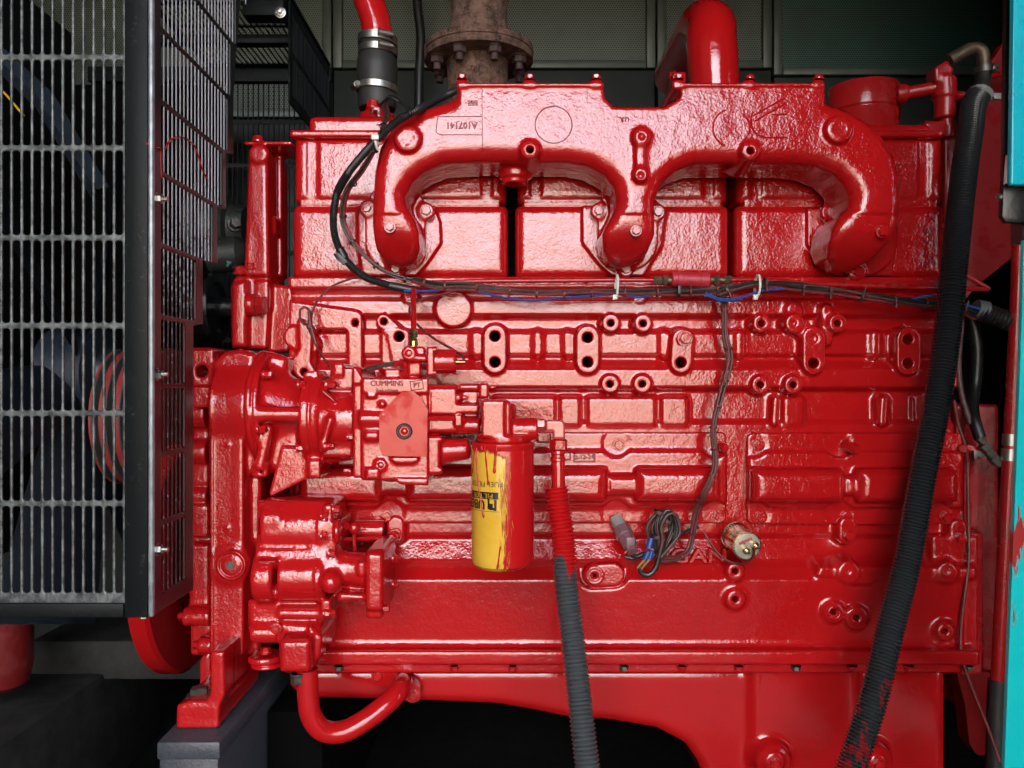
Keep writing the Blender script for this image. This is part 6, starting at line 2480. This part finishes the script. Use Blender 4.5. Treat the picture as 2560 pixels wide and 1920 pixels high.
    add_sweep(bm, [P(-30, 190, -.01), P(20, 242, -.01), P(60, 290, -.01)], [.0022] * 3, 6)
    bm_obj('yellow_edge', bm, M['ink_yellow'], t3)


def build_chassis():
    t = thing('chassis_rail', 'blue grey painted steel crossmember under the red support foot', 'steel beam', (P(470, 0, -.25).x, 0, FLOOR))
    yf = -.255
    a, b = P(396, 1838, yf), P(546, 1920, yf)
    z = P(0, 1820, -.215).z - .003
    bm = bmesh.new()
    add_box(bm, a.x, b.x, yf, .85, FLOOR + .001, z, .006, 2)
    add_box(bm, a.x - .002, b.x + .004, yf - .004, .85, z - .030, z - .0005, .005, 2)
    bm_obj('box_beam', bm, M['rail_steel'], t)
    bm = bmesh.new()
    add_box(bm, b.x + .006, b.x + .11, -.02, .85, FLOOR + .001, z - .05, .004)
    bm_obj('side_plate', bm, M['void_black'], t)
    bm = bmesh.new()
    add_box(bm, -1.10, -.66, .30, .62, -.675, -.585, .008)
    add_box(bm, -1.06, -.98, .34, .60, FLOOR + .001, -.676, .004)
    tag(bm_obj('cross_beam', bm, M['beam_dirty']), 'dirty dark steel cross beam on the floor below the fan guard', 'steel beam')
    bm = bmesh.new()
    add_box(bm, -1.2, -.93, -.15, .6, FLOOR + .001, -.66, .006)
    tag(bm_obj('floor_rail', bm, M['beam_dirty']), 'dusty floor rail at the lower left corner', 'steel beam')
    bm = bmesh.new()
    add_lathe(bm, [(0, .05), (.0, .060), (.10, .060), (.135, .052), (.15, .03)], (P(0, 0, .1).x, .1, P(0, 1540, .1).z), (0, 0, -1), 32)
    tag(bm_obj('red_canister', bm, M['red_shade']), 'dull red canister in the shade at the lower left edge', 'canister')
    bm = bmesh.new()
    add_box(bm, -.66, -.565, .12, .6, -.55, -.40, .006)
    tag(bm_obj('guard_bracket', bm, M['interior_dark']), 'black bracket below the fan guard', 'bracket')


def guard_mats():
    m, nt, b = nodes_of('worn_bar')
    f = noise(nt, 70, 5, .7)
    g = nt.nodes.new('ShaderNodeNewGeometry')
    mp = nt.nodes.new('ShaderNodeMapping')
    mp.inputs['Scale'].default_value = (1, 1, .15)
    nt.links.new(g.outputs['Position'], mp.inputs['Vector'])
    f2 = noise(nt, 160, 4, .7, vec=mp.outputs[0])
    a = mixc(nt, ramp(nt, f, .38, .62), (0.022, 0.026, 0.027), (0.135, 0.150, 0.148))
    a = mixc(nt, ramp(nt, f2, .56, .66, (0, 0, 0, 1), (.8, .8, .8, 1)), a, (0.05, 0.052, 0.05))
    nt.links.new(a, b.inputs['Base Color'])
    b.inputs['Roughness'].default_value = .42
    b.inputs['Metallic'].default_value = .2
    bump(nt, b, [(f2, .0006)])
    M['worn_bar'] = m
    m, nt, b = nodes_of('guard_black')
    f = noise(nt, 90, 6, .75)
    a = mixc(nt, ramp(nt, f, .60, .72, (0, 0, 0, 1), (.5, .5, .5, 1)), (0.006, 0.0075, 0.008), (0.09, 0.095, 0.092))
    f3 = noise(nt, 9, 5, .6)
    a = mixc(nt, ramp(nt, f3, .60, .80, (0, 0, 0, 1), (.25, .25, .25, 1)), a, (0.05, 0.055, 0.055))
    nt.links.new(a, b.inputs['Base Color'])
    b.inputs['Roughness'].default_value = .45
    b.inputs['IOR'].default_value = 1.22
    bump(nt, b, [(noise(nt, 140, 3, .6), .0004)])
    M['guard_black'] = m
    simple('sheen_pale', (0.36, 0.39, 0.42), .35, metal=.3, var=.6, vscale=40)
    m, nt, b = nodes_of('sheen_side')
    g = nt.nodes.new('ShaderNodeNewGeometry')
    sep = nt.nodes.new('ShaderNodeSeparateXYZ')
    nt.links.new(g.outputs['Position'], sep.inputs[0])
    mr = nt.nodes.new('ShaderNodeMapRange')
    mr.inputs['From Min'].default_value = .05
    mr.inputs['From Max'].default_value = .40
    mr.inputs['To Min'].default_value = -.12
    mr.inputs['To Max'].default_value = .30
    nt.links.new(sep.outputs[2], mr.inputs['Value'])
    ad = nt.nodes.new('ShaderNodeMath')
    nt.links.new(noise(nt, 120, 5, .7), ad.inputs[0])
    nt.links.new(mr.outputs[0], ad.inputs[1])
    nt.links.new(mixc(nt, ramp(nt, ad.outputs[0], .45, .62), (0.040, 0.030, 0.032), (0.46, 0.49, 0.55)), b.inputs['Base Color'])  # light caught on the slat edges put into the colour, strongest high up
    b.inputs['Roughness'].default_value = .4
    M['sheen_side'] = m
    # black, with red mist that drifted onto the lower, engine end
    m, nt, b = nodes_of('guard_sprayed')
    g = nt.nodes.new('ShaderNodeNewGeometry')
    sep = nt.nodes.new('ShaderNodeSeparateXYZ')
    nt.links.new(g.outputs['Position'], sep.inputs[0])
    mr = nt.nodes.new('ShaderNodeMapRange')
    mr.inputs['From Min'].default_value = .40
    mr.inputs['From Max'].default_value = .15
    mr.inputs['To Min'].default_value = -.10
    mr.inputs['To Max'].default_value = .22
    nt.links.new(sep.outputs[2], mr.inputs['Value'])
    ad = nt.nodes.new('ShaderNodeMath')
    nt.links.new(noise(nt, 12, 5, .65), ad.inputs[0])
    nt.links.new(mr.outputs[0], ad.inputs[1])
    k = ramp(nt, ad.outputs[0], .50, .72, (0, 0, 0, 1), (.75, .75, .75, 1))
    nt.links.new(mixc(nt, k, (0.012, 0.013, 0.014), (0.075, 0.012, 0.016)), b.inputs['Base Color'])
    b.inputs['Roughness'].default_value = .35
    bump(nt, b, [(noise(nt, 140, 3, .6), .0004)])
    M['guard_sprayed'] = m


guard_mats()
build_guard()
build_chassis()
